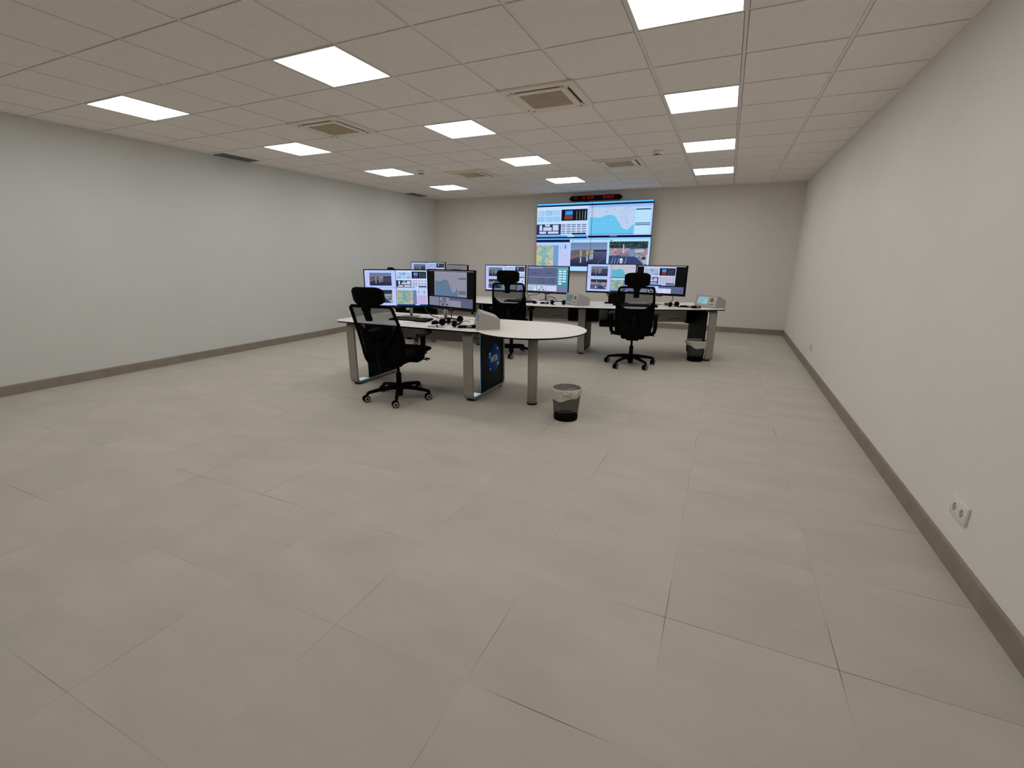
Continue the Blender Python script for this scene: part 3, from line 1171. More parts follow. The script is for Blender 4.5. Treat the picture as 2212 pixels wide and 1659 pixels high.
# ------------------------------------------------------------------ video wall and clock
t = thing('video_wall', 'large blue-lit video wall of four panels on the far wall', 'video wall', (-1.99, YF, 1.10))
PW = screen_wall()
x0, x1, z0, z1 = -3.212, -0.776, 1.118, 2.498
yf = YF - 0.115
mb = MB()
mb.box((-1.99, YF - 0.035, (z0 + z1) / 2), (2.2, 0.07, 1.2))
mb.build('wall_mount', M_BLACK, t)
for r in range(2):
    for c in range(2):
        w_, h_ = (x1 - x0) / 2, (z1 - z0) / 2
        cx, cz = x0 + w_ * (c + .5), z1 - h_ * (r + .5)
        mb = MB()
        mb.box((cx, yf + 0.0225 + 0.0006, cz), (w_ - 0.0008, 0.045, h_ - 0.0008))
        pn = mb.build('display_panel', M_BLACK, t)
        g = 0.0035
        screen_mesh('screen', PW, Matrix.Translation((cx, yf, cz)), w_ - 2 * g, h_ - 2 * g, M_SCREEN, pn,
                    (c * .5, r * .5, c * .5 + .5, r * .5 + .5))

t = thing('digital_clock', 'long black wall clock with red date and time digits above the video wall', 'clock', (-1.965, YF, 2.58))
mb = MB()
mb.box((-1.965, YF - 0.045, 2.582), (1.02, 0.07, 0.095), bev=0.004, seg=1)
mb.build('case', M_CLOCK, t)
for s, dz in ((-1, 0), (1, 0)):
    mb = MB()
    mb.box((-1.965 + s * 0.528, YF - 0.04, 2.582 + dz), (0.036, 0.03, 0.045), bev=0.003, seg=1)
    mb.box((-1.965 + s * 0.528, YF - 0.0125, 2.582 + dz), (0.02, 0.025, 0.03))
    mb.build('wall_bracket', M_BLACK, t)
FR = Matrix.Rotation(math.pi / 2, 4, 'X')
for txt, xx, nm in (('15', -2.205, 'day_digits'), ('NOV', -2.055, 'month_letters'), ('07:40:47', -1.685, 'time_digits')):
    mb = MB()
    add_text(mb, txt, 0.074, Matrix.Translation((xx, YF - 0.0805, 2.582)) @ FR, 0.0022, 0.92)
    mb.build(nm, M_CLOCKRED, t)
mb = MB()
add_text(mb, 'MIE', 0.074, Matrix.Translation((-2.365, YF - 0.0805, 2.582)) @ FR, 0.0022, 0.92)
mb.build('weekday_letters', M_CLOCKDIM, t)


def cable(name, pts, r, m, label, n=6, sub_=6, cat='cable', group=None):
    pts = [Vector(p) for p in pts]
    out = []
    for i in range(len(pts) - 1):
        p0 = pts[max(0, i - 1)]
        p1, p2 = pts[i], pts[i + 1]
        p3 = pts[min(len(pts) - 1, i + 2)]
        for k in range(sub_):
            s = k / sub_
            out.append(0.5 * ((2 * p1) + (p2 - p0) * s + (2 * p0 - 5 * p1 + 4 * p2 - p3) * s * s + (3 * p1 - p0 - 3 * p2 + p3) * s ** 3))
    out.append(pts[-1])
    q = MB()
    q.tube(out, r, n)
    return tag(q.build(name, m), label, cat, group)


cable('clock_cable', [(-2.20, YF - 0.05, 2.536), (-2.12, YF - 0.04, 2.515), (-2.05, YF - 0.03, 2.49)], 0.006, M_CABLE,
      'short dark cable drooping from the red-digit clock to the video wall, left one', group='clock cables')
cable('clock_cable', [(-1.50, YF - 0.05, 2.536), (-1.485, YF - 0.045, 2.515), (-1.48, YF - 0.035, 2.49)], 0.006, M_CABLE,
      'short dark cable dropping from the right end of the red-digit clock', group='clock cables')


# ------------------------------------------------------------------ desks
def pol(a, r, z=None):
    a = R_(a)
    x, y = OC.x + r * math.sin(a), OC.y - r * math.cos(a)
    return (x, y) if z is None else (x, y, z)


def loop_path(d, h, r, n=7):
    pts = []
    for cy, cz, a0 in ((d - r, r, -90), (d - r, h - r, 0), (r, h - r, 90), (r, r, 180)):
        for k in range(n):
            a = R_(a0 + 90 * k / (n - 1))
            pts.append((cy + r * math.cos(a), cz + r * math.sin(a)))
    return pts


def leg_loop(X, parent, depth=0.735, height=0.68, z0=0.016, band=0.102, th=0.022, rad=0.055, panel=(0.21, 0.715), logo=None,
             led=True, panel_th=0.010, poff=0.034, edge=True):
    """rounded rectangular loop leg in the local y-z plane; X places it"""
    outer = loop_path(depth, height, rad)
    inner = [(th + (y - 0) * (depth - 2 * th) / depth, th + z * (height - 2 * th) / height) for y, z in outer]
    inner = loop_path(depth - 2 * th, height - 2 * th, rad - th * 0.7)
    inner = [(y + th, z + th) for y, z in inner]
    q = MB(X)
    rings = []
    b = band / 2
    for (yo, zo), (yi, zi) in zip(outer, inner):
        rings.append([(-b, yo, zo + z0), (b, yo, zo + z0), (b, yi, zi + z0), (-b, yi, zi + z0)])
    rings.append(rings[0])
    q.loft(rings, cap=False, smooth=False)
    leg = q.build('loop_leg', M_ALU, parent)
    q = MB(X)
    for y in (0.075, depth - 0.075):
        q = MB(X)
        q.box((0, y, z0 / 2), (0.075, 0.07, z0))
        q.build('foot', M_DARK, leg)
    if panel:
        q = MB(X)
        q.box((poff, (panel[0] + panel[1]) / 2, z0 + height / 2), (panel_th, panel[1] - panel[0], height - 2 * th - 0.002), bev=0.002, seg=1)
        pn = q.build('infill_panel', M_PANEL, parent)
        if led:
            q = MB(X)
            if not edge:
                q.box((poff, panel[0] - 0.0015, z0 + 0.03), (0.006, 0.003, 0.02))
            else:
              q.box((poff - 0.003, panel[0] - 0.0015, z0 + height / 2), (0.0035, 0.003, height - 2 * th - 0.02))
            q.build('led_glow', M_CYAND, pn)
            q = MB(X)
            q.box((0, panel[0] / 2 + 0.02, z0 + th + 0.002), (band * 0.80, panel[0] - 0.075, 0.003))  # glowing sheet stands in for LED light cast on the aluminium bar
            q.build('led_glow', M_CYAN, pn)
        return leg, pn
    return leg, None


def tray_marks(X, w):
    q = MB(X)
    x = -w / 2
    k = 0
    while x < w / 2:
        ww = (0.010, 0.014, 0.008, 0.012)[k % 4]
        if k not in (4, 9):
            q.box((x + ww / 2, -0.001, 0.002 * math.sin(k * 2.1)), (ww, 0.001, 0.014 - 0.004 * (k % 3 == 1)))
        x += ww + 0.003
        k += 1
    return q


# front desk ---------------------------------------------------------------
ZA, ZB = 0.720, 0.730
desk = thing('operator_desk', 'white front desk with rounded right end, loop legs and blue round INTA emblem', 'desk', (-1.9, 0.95, 0))
cx, cy, rr = -1.0, 0.89, 0.54
out = [(-3.185, 0.60), (-3.165, 0.545), (-3.10, 0.492), (-3.03, 0.480), (-1.475, 0.480), (-1.42, 0.488)]
a0 = math.degrees(math.atan2(0.515 - cy, -1.36 - cx)) % 360
for k in range(41):
    a = R_(a0 + (450 - a0) * k / 40)
    out.append((cx + rr * math.cos(a) * (0.985 if math.cos(a) > 0 else 1), cy + rr * math.sin(a)))
out += [(-1.10, 1.43), (-3.12, 1.43), (-3.165, 1.41), (-3.185, 1.36)]
q = MB()
q.prism(out, ZA - 0.017, ZA - 0.0012, inset=0.012)
top = q.build('tabletop', M_EDGE, desk)
q = MB()
q.prism(inset_poly(out, 0.0015), ZA - 0.0012, ZA)
q.build('laminate_surface', M_WHITE, top)
q = MB()
q.box((-2.35, 1.235, ZA + 0.0004), (1.30, 0.010, 0.0008))
q.build('cable_slot', M_SLOT, top)
q = MB()
q.box((-3.121, 0.515, ZA - 0.009), (0.075, 0.004, 0.006), rot=Matrix.Rotation(-0.75, 3, 'Z'))
q.build('edge_light', M_REDD, top)
leg_loop(T(-3.000, 0.560, 0), desk, panel=(0.205, 0.72))
lg, pn = leg_loop(T(-1.532, 0.560, 0), desk, panel=(0.205, 0.72), panel_th=0.010)
# emblem on the right face of the infill panel
FX = Matrix.Rotation(math.pi / 2, 4, 'Z') @ Matrix.Rotation(math.pi / 2, 4, 'X')   # text plane -> facing +x
ex, ey, ez, er = -1.4927, 1.054, 0.352, 0.152
q = MB()
q.lathe([(0.0001, 0.0), (er, 0.0), (er, 0.001), (0.0001, 0.001)], (ex, ey, ez), 48, 'x', cap=False)
em = q.build('emblem_disc', M_BLUE, pn)
q = MB()
add_text(q, 'INTA', 0.088, Matrix.Translation((ex + 0.0015, ey + 0.002, ez - 0.004)) @ FX, 0.0035, 0.80)
q.build('emblem_lettering', M_LOGOW, pn)
for dy, dz, r in ((-0.098, 0.062, 0.019), (0.082, 0.098, 0.015), (0.092, -0.072, 0.020), (-0.090, -0.100, 0.012), (-0.112, 0.030, 0.010)):
    q = MB()
    q.lathe([(0.0001, 0.0018), (r, 0.0018), (r, 0.001), (0.0001, 0.001)], (ex, ey + dy, ez + dz), 20, 'x', cap=False)
    q.build('emblem_dot', M_LOGOW, pn)
for a1, a2 in ((60, 105), (235, 300)):
    q = MB()
    pts = [(ex + 0.0016, ey + 0.122 * math.cos(R_(a)), ez + 0.122 * math.sin(R_(a))) for a in range(a1, a2 + 1, 5)]
    q.tube(pts, 0.0012, 5)
    q.build('emblem_arc', M_LOGOL, pn)
# column under the rounded end
q = MB()
q.lathe([(0.047, 0.016), (0.047, ZA - 0.0175)], (-0.935, 0.775, 0), 32)
col = q.build('column_leg', M_COL, desk)
q = MB()
q.lathe([(0.050, 0.0), (0.050, 0.012), (0.044, 0.0165)], (-0.935, 0.775, 0), 32)
q.build('foot', M_DARK, col)
# cable tray under the back
q = MB()
q.box((-2.265, 1.20, 0.565), (1.335, 0.012, 0.20))
q.box((-2.265, 1.26, 0.468), (1.335, 0.13, 0.006))
q.box((-2.265, 1.32, 0.51), (1.335, 0.008, 0.09))
for x in (-2.85, -1.70):
    q.box((x, 1.262, 0.684), (0.05, 0.11, 0.04))
tr = q.build('cable_tray', M_TRAY, desk)
q = tray_marks(T(-1.76, 1.1935, 0.525), 0.14)
q.build('tray_lettering', M_TXT, tr)
q = MB()
q.box((-2.71, 1.23, 0.452), (0.07, 0.05, 0.030), bev=0.003, seg=1)
q.build('power_block', M_BLACK, tr)


# curved back row -------------------------------------------------------------
def curved_desk(name_label, a0, a1, legs, loc, ends):
    d = thing('operator_desk', name_label, 'desk', (*pol((a0 + a1) / 2, 5.2), 0))
    n = 14
    A = [a0 + (a1 - a0) * k / n for k in range(n + 1)]
    outl = [pol(a, 5.68) for a in A] + [pol(a, 4.66) for a in A[::-1]]
    q = MB()
    q.prism(outl, ZB - 0.017, ZB - 0.0012, inset=0.010)
    tp = q.build('tabletop', M_EDGE, d)
    q = MB()
    q.prism(inset_poly(outl, 0.0012), ZB - 0.0012, ZB)
    q.build('laminate_surface', M_WHITE, tp)
    # slot line and low rear lip
    q = MB()
    m_ = 3.2
    B = [a0 + m_ + (a1 - a0 - 2 * m_) * k / n for k in range(n + 1)]
    q.loft([[pol(a, 4.895, ZB + 0.0008), pol(a, 4.885, ZB + 0.0008), pol(a, 4.885, ZB), pol(a, 4.895, ZB)] for a in B], smooth=False)
    q.build('cable_slot', M_SLOT, tp)
    for end in ends:
        q = MB()
        q.M = T(*pol(end[0], end[1], ZB - 0.009), R_(end[0]))
        q.box((end[2] * 0.003, 0, 0), (0.006, end[3], 0.012))
        q.build('edge_light', M_RED, tp)
    for (a, r, dep, pnl) in legs:
        x, y = pol(a, r)
        leg_loop(T(x, y, 0, R_(a - 4.5 if abs(a - 10.3) < .01 else a)), d, depth=dep, height=0.692, panel=pnl, poff=0.047 if a < 20 else -0.047, edge=a < 0)
    # tray and black end boxes hung under the top
    bxl = a0 + (1.30 if a0 > -20 else 2.4)
    bxr = a1 - (1.85 if a1 < 20 else 1.9)
    b0, b1 = bxl - 0.95, bxr + 0.95
    rt_ = 5.10
    C0 = [bxl + 1.0 + (bxr - bxl - 2.0) * k / 8 for k in range(9)]
    q = MB()
    q.loft([[pol(a, rt_, 0.485), pol(a, rt_, 0.655), pol(a, rt_ - 0.012, 0.655), pol(a, rt_ - 0.012, 0.485)] for a in C0], smooth=False)
    q.loft([[pol(a, rt_ - 0.012, 0.485), pol(a, rt_ - 0.012, 0.491), pol(a, rt_ - 0.15, 0.491), pol(a, rt_ - 0.15, 0.485)] for a in C0], smooth=False)
    tr_ = q.build('cable_tray', M_TRAY, d)
    xa = C0[-1] - 2.0
    q = tray_marks(T(*pol(xa, rt_ + 0.001, 0.535), R_(xa)), 0.16)
    q.build('tray_lettering', M_TXT, tr_)
    q = MB()
    D0 = [b0 + (b1 - b0) * k / 10 for k in range(11)]
    q.loft([[pol(a, rt_ + 0.004, 0.664), pol(a, rt_ + 0.004, ZB - 0.018), pol(a, rt_ - 0.04, ZB - 0.018), pol(a, rt_ - 0.04, 0.664)] for a in D0], smooth=False)
    q.build('support_rail', M_BLACK, d)
    for bb in (bxl, bxr):
        q = MB(T(*pol(bb, rt_ - 0.05, 0), R_(bb)))
        q.box((0, 0, 0.568), (0.175, 0.16, 0.20), bev=0.004, seg=1)
        q.build('equipment_box', M_PANEL, d)
    q = MB()
    for aa in (C0[-1] - 1.2, C0[0] + 1.2):
        q.M = T(*pol(aa, rt_ + 0.006, 0), R_(aa))
        q.box((0, 0, 0.685), (0.009, 0.006, 0.05))
    q.build('tray_hook', M_RING, d)
    return d


curved_desk('white curved desk at the right end of the back row, beside a waste bin', 10.62, 30.2,
            [(28.9, 5.62, 0.615, (0.085, 0.612))], None, [(30.2, 5.655, 1, 0.05)])
curved_desk('white curved desk in the middle of the back row behind the rounded front desk end', -8.6, 10.60,
            [(-8.3, 5.35, 0.62, (0.10, 0.618)), (10.3, 5.33, 0.62, (0.10, 0.618))], None, [])
curved_desk('white curved desk at the left of the back row, hidden behind the front monitors', -26.6, -8.62,
            [(-25.6, 5.62, 0.735, (0.205, 0.72))], None, [])

# ------------------------------------------------------------------ monitors
MW, MH = 0.725, 0.4215
MON = [
    ('A1', -2.6872, 1.0015, 1.0454, 23.3, ZA, (-2.635, 1.185), lambda: screen_quad('ui'),
     'wide bright monitor on the front desk, left of its pair, behind the nearest chair'),
    ('A2', -2.0050, 1.0451, 1.0517, -15.9, ZA, (-2.165, 1.185), lambda: screen_margin('sea'),
     'wide monitor on the front desk showing a dim sea map between black margins'),
    ('B1', -4.3045, 3.9786, 1.0915, 3.0, ZB, (-4.33, 4.10), lambda: screen_quad('dim'),
     'monitor seen above the front desk screens, left one, with a bright harbour picture'),
    ('B2', -3.600, 3.825, 1.0543, -30.0, ZB, (-3.555, 3.93), screen_grey,
     'dim grey monitor seen above the front desk screens, right one'),
    ('C1', -2.5952, 3.6594, 1.0623, 0.0, ZB, (-2.335, 3.785), lambda: screen_quad('ui'),
     'bright monitor behind the middle back chair, left of its pair, showing four windows'),
    ('C2', -1.8708, 3.6809, 1.0593, -6.9, ZB, (-1.93, 3.79), screen_mimic,
     'monitor with grey mimic diagram and teal button column on the middle back desk'),
    ('D1', -0.8737, 3.6510, 1.1023, 2.1, ZB, (-0.72, 3.84), lambda: screen_quad('sea'),
     'bright monitor left of the right-hand back chair, showing harbour, car park and sea map windows'),
    ('D2', -0.1839, 3.7796, 1.0865, -11.9, ZB, (-0.27, 3.96), lambda: screen_margin('ui'),
     'monitor at the right end of the back row with black side margins'),
]
for key, x, y, z, yaw, zt, foot, fn, lab in MON:
    t = thing('monitor', lab, 'monitor', (foot[0], foot[1], zt), 0, 'monitors on the desks')
    X = T(x, y, z, R_(yaw)) @ Matrix.Rotation(-0.031, 4, 'X')
    q = MB(X)
    q.box((0, 0.0125, 0), (MW, 0.025, MH), bev=0.003, seg=2)
    q.box((0, 0.035, -0.02), (MW * 0.72, 0.03, MH * 0.6), bev=0.012, seg=2)
    hs = q.build('housing', M_BLACK, t)
    q = MB(X)
    q.box((0, -0.001, -MH / 2 + 0.010), (MW - 0.006, 0.003, 0.017))
    q.box((0, 0.004, -MH / 2 - 0.006), (0.085, 0.012, 0.014), bev=0.002, seg=1)
    ch = q.build('chin', M_EDGE, hs)
    q = MB(X)
    for k in range(3):
        q.box((-0.018 + 0.018 * k, -0.0028, -MH / 2 + 0.010), (0.011, 0.001, 0.0065))
    q.build('badge', M_KNOB, ch)
    sw, sh = MW - 0.026, MH - 0.036
    screen_mesh('screen', fn(), X @ Matrix.Translation((0, -0.0012, 0.0065)), sw, sh, M_SCREEN, hs)
    # steel stand: pole rising from a flat foot, arm reaching the back of the housing
    q = MB()
    fx, fy = foot
    q.cyl((fx, fy, zt + 0.006), (fx, fy, z + 0.05), 0.0175, n=20)
    mount = X @ Vector((0, 0.048, 0.0))
    dv = Vector((mount.x - fx, mount.y - fy, 0))
    Lm = dv.length
    q.M = T(fx, fy, z, math.atan2(dv.y, dv.x))
    q.box((Lm / 2, 0, 0), (max(0.03, Lm), 0.045, 0.05), bev=0.004, seg=1)
    q.build('stand_pole', M_CHROME, t)
    q = MB(T(fx, fy, zt, R_(yaw)))
    q.box((0, 0, 0.004), (0.20, 0.12, 0.008), bev=0.003, seg=1)
    q.build('stand_foot', M_ALU, t)


# ------------------------------------------------------------------ radio consoles
def console(x, y, yaw, zt, lab, lit):
    W, D, hf, hb, ln = 0.3444, 0.225, 0.1662, 0.0991, 0.0458
    t = thing('radio_console', lab, 'console', (x, y, zt), R_(yaw), 'grey wedge radio consoles')
    X = T(x, y, zt, R_(yaw))
    prof = [(0, 0), (D, 0), (D, hb), (D * 0.90, hb + 0.014), (ln, hf), (0, 0.012)]
    q = MB(X)
    q.loft([[(s * W / 2, py, pz) for py, pz in prof] for s in (-1, 1)], smooth=False)
    q.build('case', M_CONS, t)
    # sloping front face frame
    L = math.hypot(ln, hf - 0.012)
    ang = math.atan2(ln, hf - 0.012)
    F = X @ Matrix.Translation((0, 0, 0.012)) @ Matrix.Rotation(-ang, 4, 'X')
    q = MB(F)
    q.box((0, -0.002, L / 2 + 0.002), (W - 0.03, 0.004, L - 0.028), bev=0.001, seg=1)
    fc = q.build('front_panel', M_CONSF, t)
    q = MB(F)
    q.box((-0.052, -0.0045, L / 2 + 0.008), (0.158, 0.003, 0.094))
    dp = q.build('display', DISP[lit], fc)
    q = MB(F)
    for a, b, c, d in ((-0.115, 0.036, 0.02, 0.006), (-0.07, 0.02, 0.05, 0.005), (-0.07, 0.0, 0.05, 0.005), (-0.07, -0.02, 0.05, 0.005), (-0.02, 0.03, 0.03, 0.008), (-0.09, -0.036, 0.05, 0.006)):
        q.box((a, -0.0064, L / 2 + 0.008 + b), (c, 0.0008, d))
    q.build('display_text', DISPT[lit], dp)
    q = MB(F)
    q.lathe([(0.0001, -0.008), (0.024, -0.0085), (0.031, -0.006), (0.031, -0.003)], (0.092, 0, L / 2 + 0.022), 28, 'y', cap=False)
    q.build('speaker', M_SPK, fc)
    q = MB(F)
    for k in range(3):
        q.box((0.066 + 0.022 * k, -0.006, 0.040), (0.014, 0.006, 0.016), bev=0.001, seg=1)
    q.cyl((0.132, -0.003, 0.040), (0.132, -0.016, 0.040), 0.007, n=14)
    q.cyl((0.140, -0.003, 0.072), (0.140, -0.012, 0.072), 0.006, n=14)
    q.build('buttons', M_KNOB, fc)
    q = MB(X)
    q.box((0, 0.012, 0.004), (W - 0.004, 0.03, 0.016))
    q.build('base_lip', M_CONS, t)
    return t


def _disp(n, c, s):
    return mat(n, (0.02, 0.03, 0.03), 0.3, emit=c, estr=s)


DISP = {1: _disp('display_lit', s255(136, 184, 194), 1.0), 0: _disp('display_dim', s255(76, 100, 108), 1.0)}
DISPT = {1: _disp('display_text_lit', s255(70, 120, 132), 1.0), 0: _disp('display_text_dim', s255(66, 92, 98), 1.0)}
console(-1.5334, 0.7256, -56.6, ZA, 'grey wedge radio console on the front desk, seen from its side', 0)
console(-1.3518, 3.2444, -40.5, ZB, 'grey wedge radio console on the middle back desk beside the teal-buttoned monitor', 0)
console(0.4362, 3.7809, -35.3, ZB, 'grey wedge radio console with lit screen at the right end of the back desk', 1)


# ------------------------------------------------------------------ keyboards, mice, headsets, paper
def keyboard(x, y, yaw, zt, lab, L=0.45, D=0.155):
    t = thing('keyboard', lab, 'keyboard', (x, y, zt), R_(yaw), 'black desk keyboards')
    X = T(x, y, zt, R_(yaw)) @ Matrix.Rotation(R_(3.5), 4, 'X')
    q = MB(X)
    q.box((0, 0, 0.0125), (L, D, 0.014), bev=0.004, seg=2)
    q.build('body', M_BLACK, t)
    q = MB(X)
    cols, rows = 21, 6
    for r in range(rows):
        for c in range(cols):
            if c in (14, 18) and r != 0:
                continue
            if r == 0 and 3 < c < 9:
                continue
            q.box((-L / 2 + 0.018 + c * (L - 0.036) / (cols - 1), -D / 2 + 0.016 + r * (D - 0.034) / (rows - 1), 0.0215), (0.0155, 0.0175, 0.005), taper=(0.85, 0.85))
    q.box((-L / 2 + 0.018 + 6 * (L - 0.036) / (cols - 1), -D / 2 + 0.016, 0.0215), (0.11, 0.0175, 0.005))
    k = q.build('keycaps', KEYM, t)
    return t


KEYM = mat('keycaps_dark', (0.026, 0.026, 0.028), 0.6, noise=0.1)
keyboard(-2.42, 0.885, 1.5, ZA, 'black keyboard on the front desk in front of the left monitor', 0.47, 0.17)
keyboard(-2.20, 3.33, 0, ZB, 'black keyboard on the middle back desk, seen through the chair netting')
keyboard(-0.50, 3.52, 12, ZB, 'black keyboard on the right back desk, behind the right-hand chair')


def mouse(x, y, yaw, zt, lab):
    t = thing('mouse', lab, 'mouse', (x, y, zt), R_(yaw), 'black computer mice')
    X = T(x, y, zt, R_(yaw))
    q = MB(X)
    rings = []
    for k in range(9):
        s = -1 + 2 * k / 8
        wd = 0.031 * math.sqrt(max(0.04, 1 - abs(s) ** 2.6))
        hh = 0.036 * math.sqrt(max(0.05, 1 - ((s + 0.15) / 1.16) ** 2))
        ring = []
        for a in range(12):
            an = math.pi * a / 11
            ring.append((wd * math.cos(an), s * 0.056, 0.001 + hh * math.sin(an) ** 0.8))
        rings.append(ring)
    q.loft(rings)
    q.build('shell', M_BLACK, t)
    q = MB(X)
    q.lathe([(0.0001, -0.004), (0.008, -0.0035), (0.008, 0.0035), (0.0001, 0.004)], (0, 0.034, 0.026), 14, 'x', cap=False)
    q.build('scroll_wheel', M_KNOB, t)


mouse(-2.035, 0.775, 5, ZA, 'black mouse right of the keyboard on the front desk')
mouse(-1.90, 3.235, 5, ZB, 'black mouse on the middle back desk')
mouse(-0.185, 3.50, 14, ZB, 'black mouse on the right back desk, right of the chair')

q = MB()
pp = [(-2.52, 0.83), (-2.60, 0.555), (-2.37, 0.505), (-2.29, 0.78)]
q.prism(pp, ZA + 0.0002, ZA + 0.006)
tag(q.build('notepad', M_PAPER), 'white sheet of paper under the edge of the front desk keyboard', 'paper')


def headset(x, y, yaw, zt, lab, boom=True, k=1.0):
    t = thing('headset', lab, 'headset', (x, y, zt), R_(yaw), 'black headsets on the desks')
    X = T(x, y, zt, R_(yaw))
    # headband lying on its side: flattened arc
    q = MB(X)
    pts = [(0.085 * k * math.cos(R_(a)), 0.105 * k * math.sin(R_(a)) - 0.01, 0.022 + 0.018 * math.sin(R_(a))) for a in range(-10, 191, 12)]
    q.tube(pts, 0.011, 8, flat=(1.0, 0.55))
    q.build('headband', M_BLACK, t)
    for s in (-1, 1):
        q = MB(X)
        c = Vector((s * 0.078 * k, -0.032, 0.038))
        q.M = X @ Matrix.Translation(c) @ Matrix.Rotation(s * 0.5, 4, 'Z') @ Matrix.Rotation(0.25, 4, 'Y')
        q.lathe([(0.0001, -0.014), (0.026, -0.014), (0.034, -0.006), (0.034, 0.006), (0.028, 0.014), (0.0001, 0.013)], (0, 0, 0), 20, 'x', cap=False)
        ec = q.build('ear_cup', M_BLACK, t)
        q = MB(X @ Matrix.Translation(c) @ Matrix.Rotation(s * 0.5, 4, 'Z') @ Matrix.Rotation(0.25, 4, 'Y'))
        q.lathe([(0.018, -s * 0.012), (0.030, -s * 0.018), (0.031, -s * 0.010)], (0, 0, 0), 20, 'x', cap=False)
        q.build('ear_cushion', M_FABRIC, ec)
    if boom:
        q = MB(X)
        q.tube([(-0.078 * k, -0.05, 0.03), (-0.09 * k, -0.09, 0.022), (-0.06 * k, -0.13, 0.014), (-0.03 * k, -0.145, 0.012)], [0.004, 0.0035, 0.0035, 0.008], 8)
        q.build('microphone_boom', M_BLACK, t)


def handset(x, y, yaw, zt, lab, L=0.19):
    """push-to-talk hand unit with its lead"""
    t = thing('hand_microphone', lab, 'microphone', (x, y, zt), R_(yaw), 'black hand microphones')
    X = T(x, y, zt, R_(yaw))
    q = MB(X)
    rings = []
    for k, (s, w_, h_) in enumerate(((-.5, .012, .016), (-.42, .020, .026), (-.2, .019, .028), (.1, .017, .026), (.3, .024, .032), (.45, .024, .030), (.5, .014, .018))):
        rings.append([(s * L, w_ * math.cos(R_(a)), 0.002 + h_ * 0.5 + h_ * 0.5 * math.sin(R_(a))) for a in range(0, 360, 36)])
    q.loft(rings)
    q.build('body', M_BLACK, t)
    q = MB(X)
    q.box((0.02, -0.018, 0.018), (0.05, 0.008, 0.014), bev=0.002, seg=1)
    q.build('talk_button', M_KNOB, t)


headset(-1.905, 0.905, 70, ZA, 'black headset lying between the mouse and the grey console on the front desk')
headset(-1.80, 0.70, -15, ZA, 'second black headset lying flat nearest the front edge of the front desk', boom=True, k=1.15)
handset(-1.585, 0.66, 25, ZA, 'black hand microphone touching the front of the front desk console')
headset(-1.52, 3.20, 12, ZB, 'black headset on the middle back desk in front of the grey console', k=1.1)
handset(-1.735, 3.215, 15, ZB, 'black hand microphone between mouse and headset on the middle back desk', 0.13)
headset(0.005, 3.70, 60, ZB, 'black headset on the right back desk, left of the hand microphone')
handset(0.235, 3.665, -8, ZB, 'black hand microphone in front of the lit console on the right back desk', 0.24)
handset(0.345, 3.60, 30, ZB, 'smaller black hand microphone touching the lit console on the right back desk', 0.12)

# black box on a flat foot under the right back desk's left monitor
t = thing('docking_box', 'black box on a flat black foot beneath the left screen of the right back desk', 'device', (-0.80, 3.79, ZB), R_(5))
X = T(-0.80, 3.79, ZB, R_(5))
q = MB(X)
q.box((0, 0, 0.008), (0.34, 0.10, 0.016), bev=0.004, seg=1)
q.build('base', M_BLACK, t)
q = MB(X)
q.box((0.005, -0.005, 0.085), (0.245, 0.055, 0.14), bev=0.005, seg=1)
bx = q.build('body', M_PANEL, t)
q = MB(X)
q.box((0.035, -0.034, 0.060), (0.03, 0.002, 0.004), rot=Matrix.Rotation(-0.3, 3, 'Y'))
q.build('mark', M_KNOB, bx)
q = MB(T(-0.745, 3.50, ZB, R_(14)))
q.box((0, 0, 0.019), (0.075, 0.06, 0.038), bev=0.006)
tag(q.build('speaker_puck', M_BLACK), 'small black box on the right back desk, left of the keyboard', 'device')

# computer hung under the right desk
q = MB(T(-0.79, 3.40, 0, R_(14)))
q.box((0, 0.12, 0.462), (0.30, 0.22, 0.075), bev=0.005, seg=1)
q.box((0, 0.20, 0.60), (0.06, 0.03, 0.215))
o = q.build('mini_computer', M_PANEL)
tag(o, 'flat black computer box hung under the right back desk, left of the chair', 'computer')

# cables
cable('console_cable', [(-1.60, 0.74, ZA + 0.05), (-1.66, 0.76, ZA + 0.055), (-1.72, 0.74, ZA + 0.03), (-1.75, 0.70, ZA + 0.006), (-1.70, 0.64, ZA + 0.005)],
      0.0035, M_GCABLE, 'grey lead curling out of the front desk console')
cable('headset_cable', [(-1.86, 0.66, ZA + 0.004), (-1.96, 0.60, ZA + 0.004), (-1.985, 0.565, ZA + 0.004), (-1.90, 0.545, ZA + 0.004), (-1.79, 0.575, ZA + 0.004)],
      0.0026, M_GCABLE, 'thin loop of lead at the front edge of the front desk')
cable('mouse_cable', [(-2.03, 0.835, ZA + 0.008), (-2.02, 0.92, ZA + 0.004), (-1.98, 1.0, ZA + 0.004), (-2.02, 1.10, ZA + 0.004), (-2.05, 1.22, ZA + 0.004)],
      0.0024, M_GCABLE, 'thin lead running back from the front desk mouse')
cable('monitor_cable', [(-2.13, 1.14, 0.93), (-2.10, 1.19, 0.83), (-2.11, 1.22, ZA + 0.004)], 0.005, M_CABLE,
      'black lead hanging behind the front desk right monitor')
cable('monitor_cable', [(-2.46, 1.14, 0.90), (-2.42, 1.18, 0.80), (-2.36, 1.21, 0.735), (-2.30, 1.235, ZA + 0.004)], 0.005, M_CABLE,
      'black lead slanting down behind the front desk left monitor')
cable('monitor_cable', [(-2.27, 3.74, 0.90), (-2.24, 3.74, 0.83), (-2.19, 3.73, 0.76), (-2.16, 3.73, ZB + 0.004)], 0.005, M_CABLE,
      'black lead dropping between the two middle back monitors')
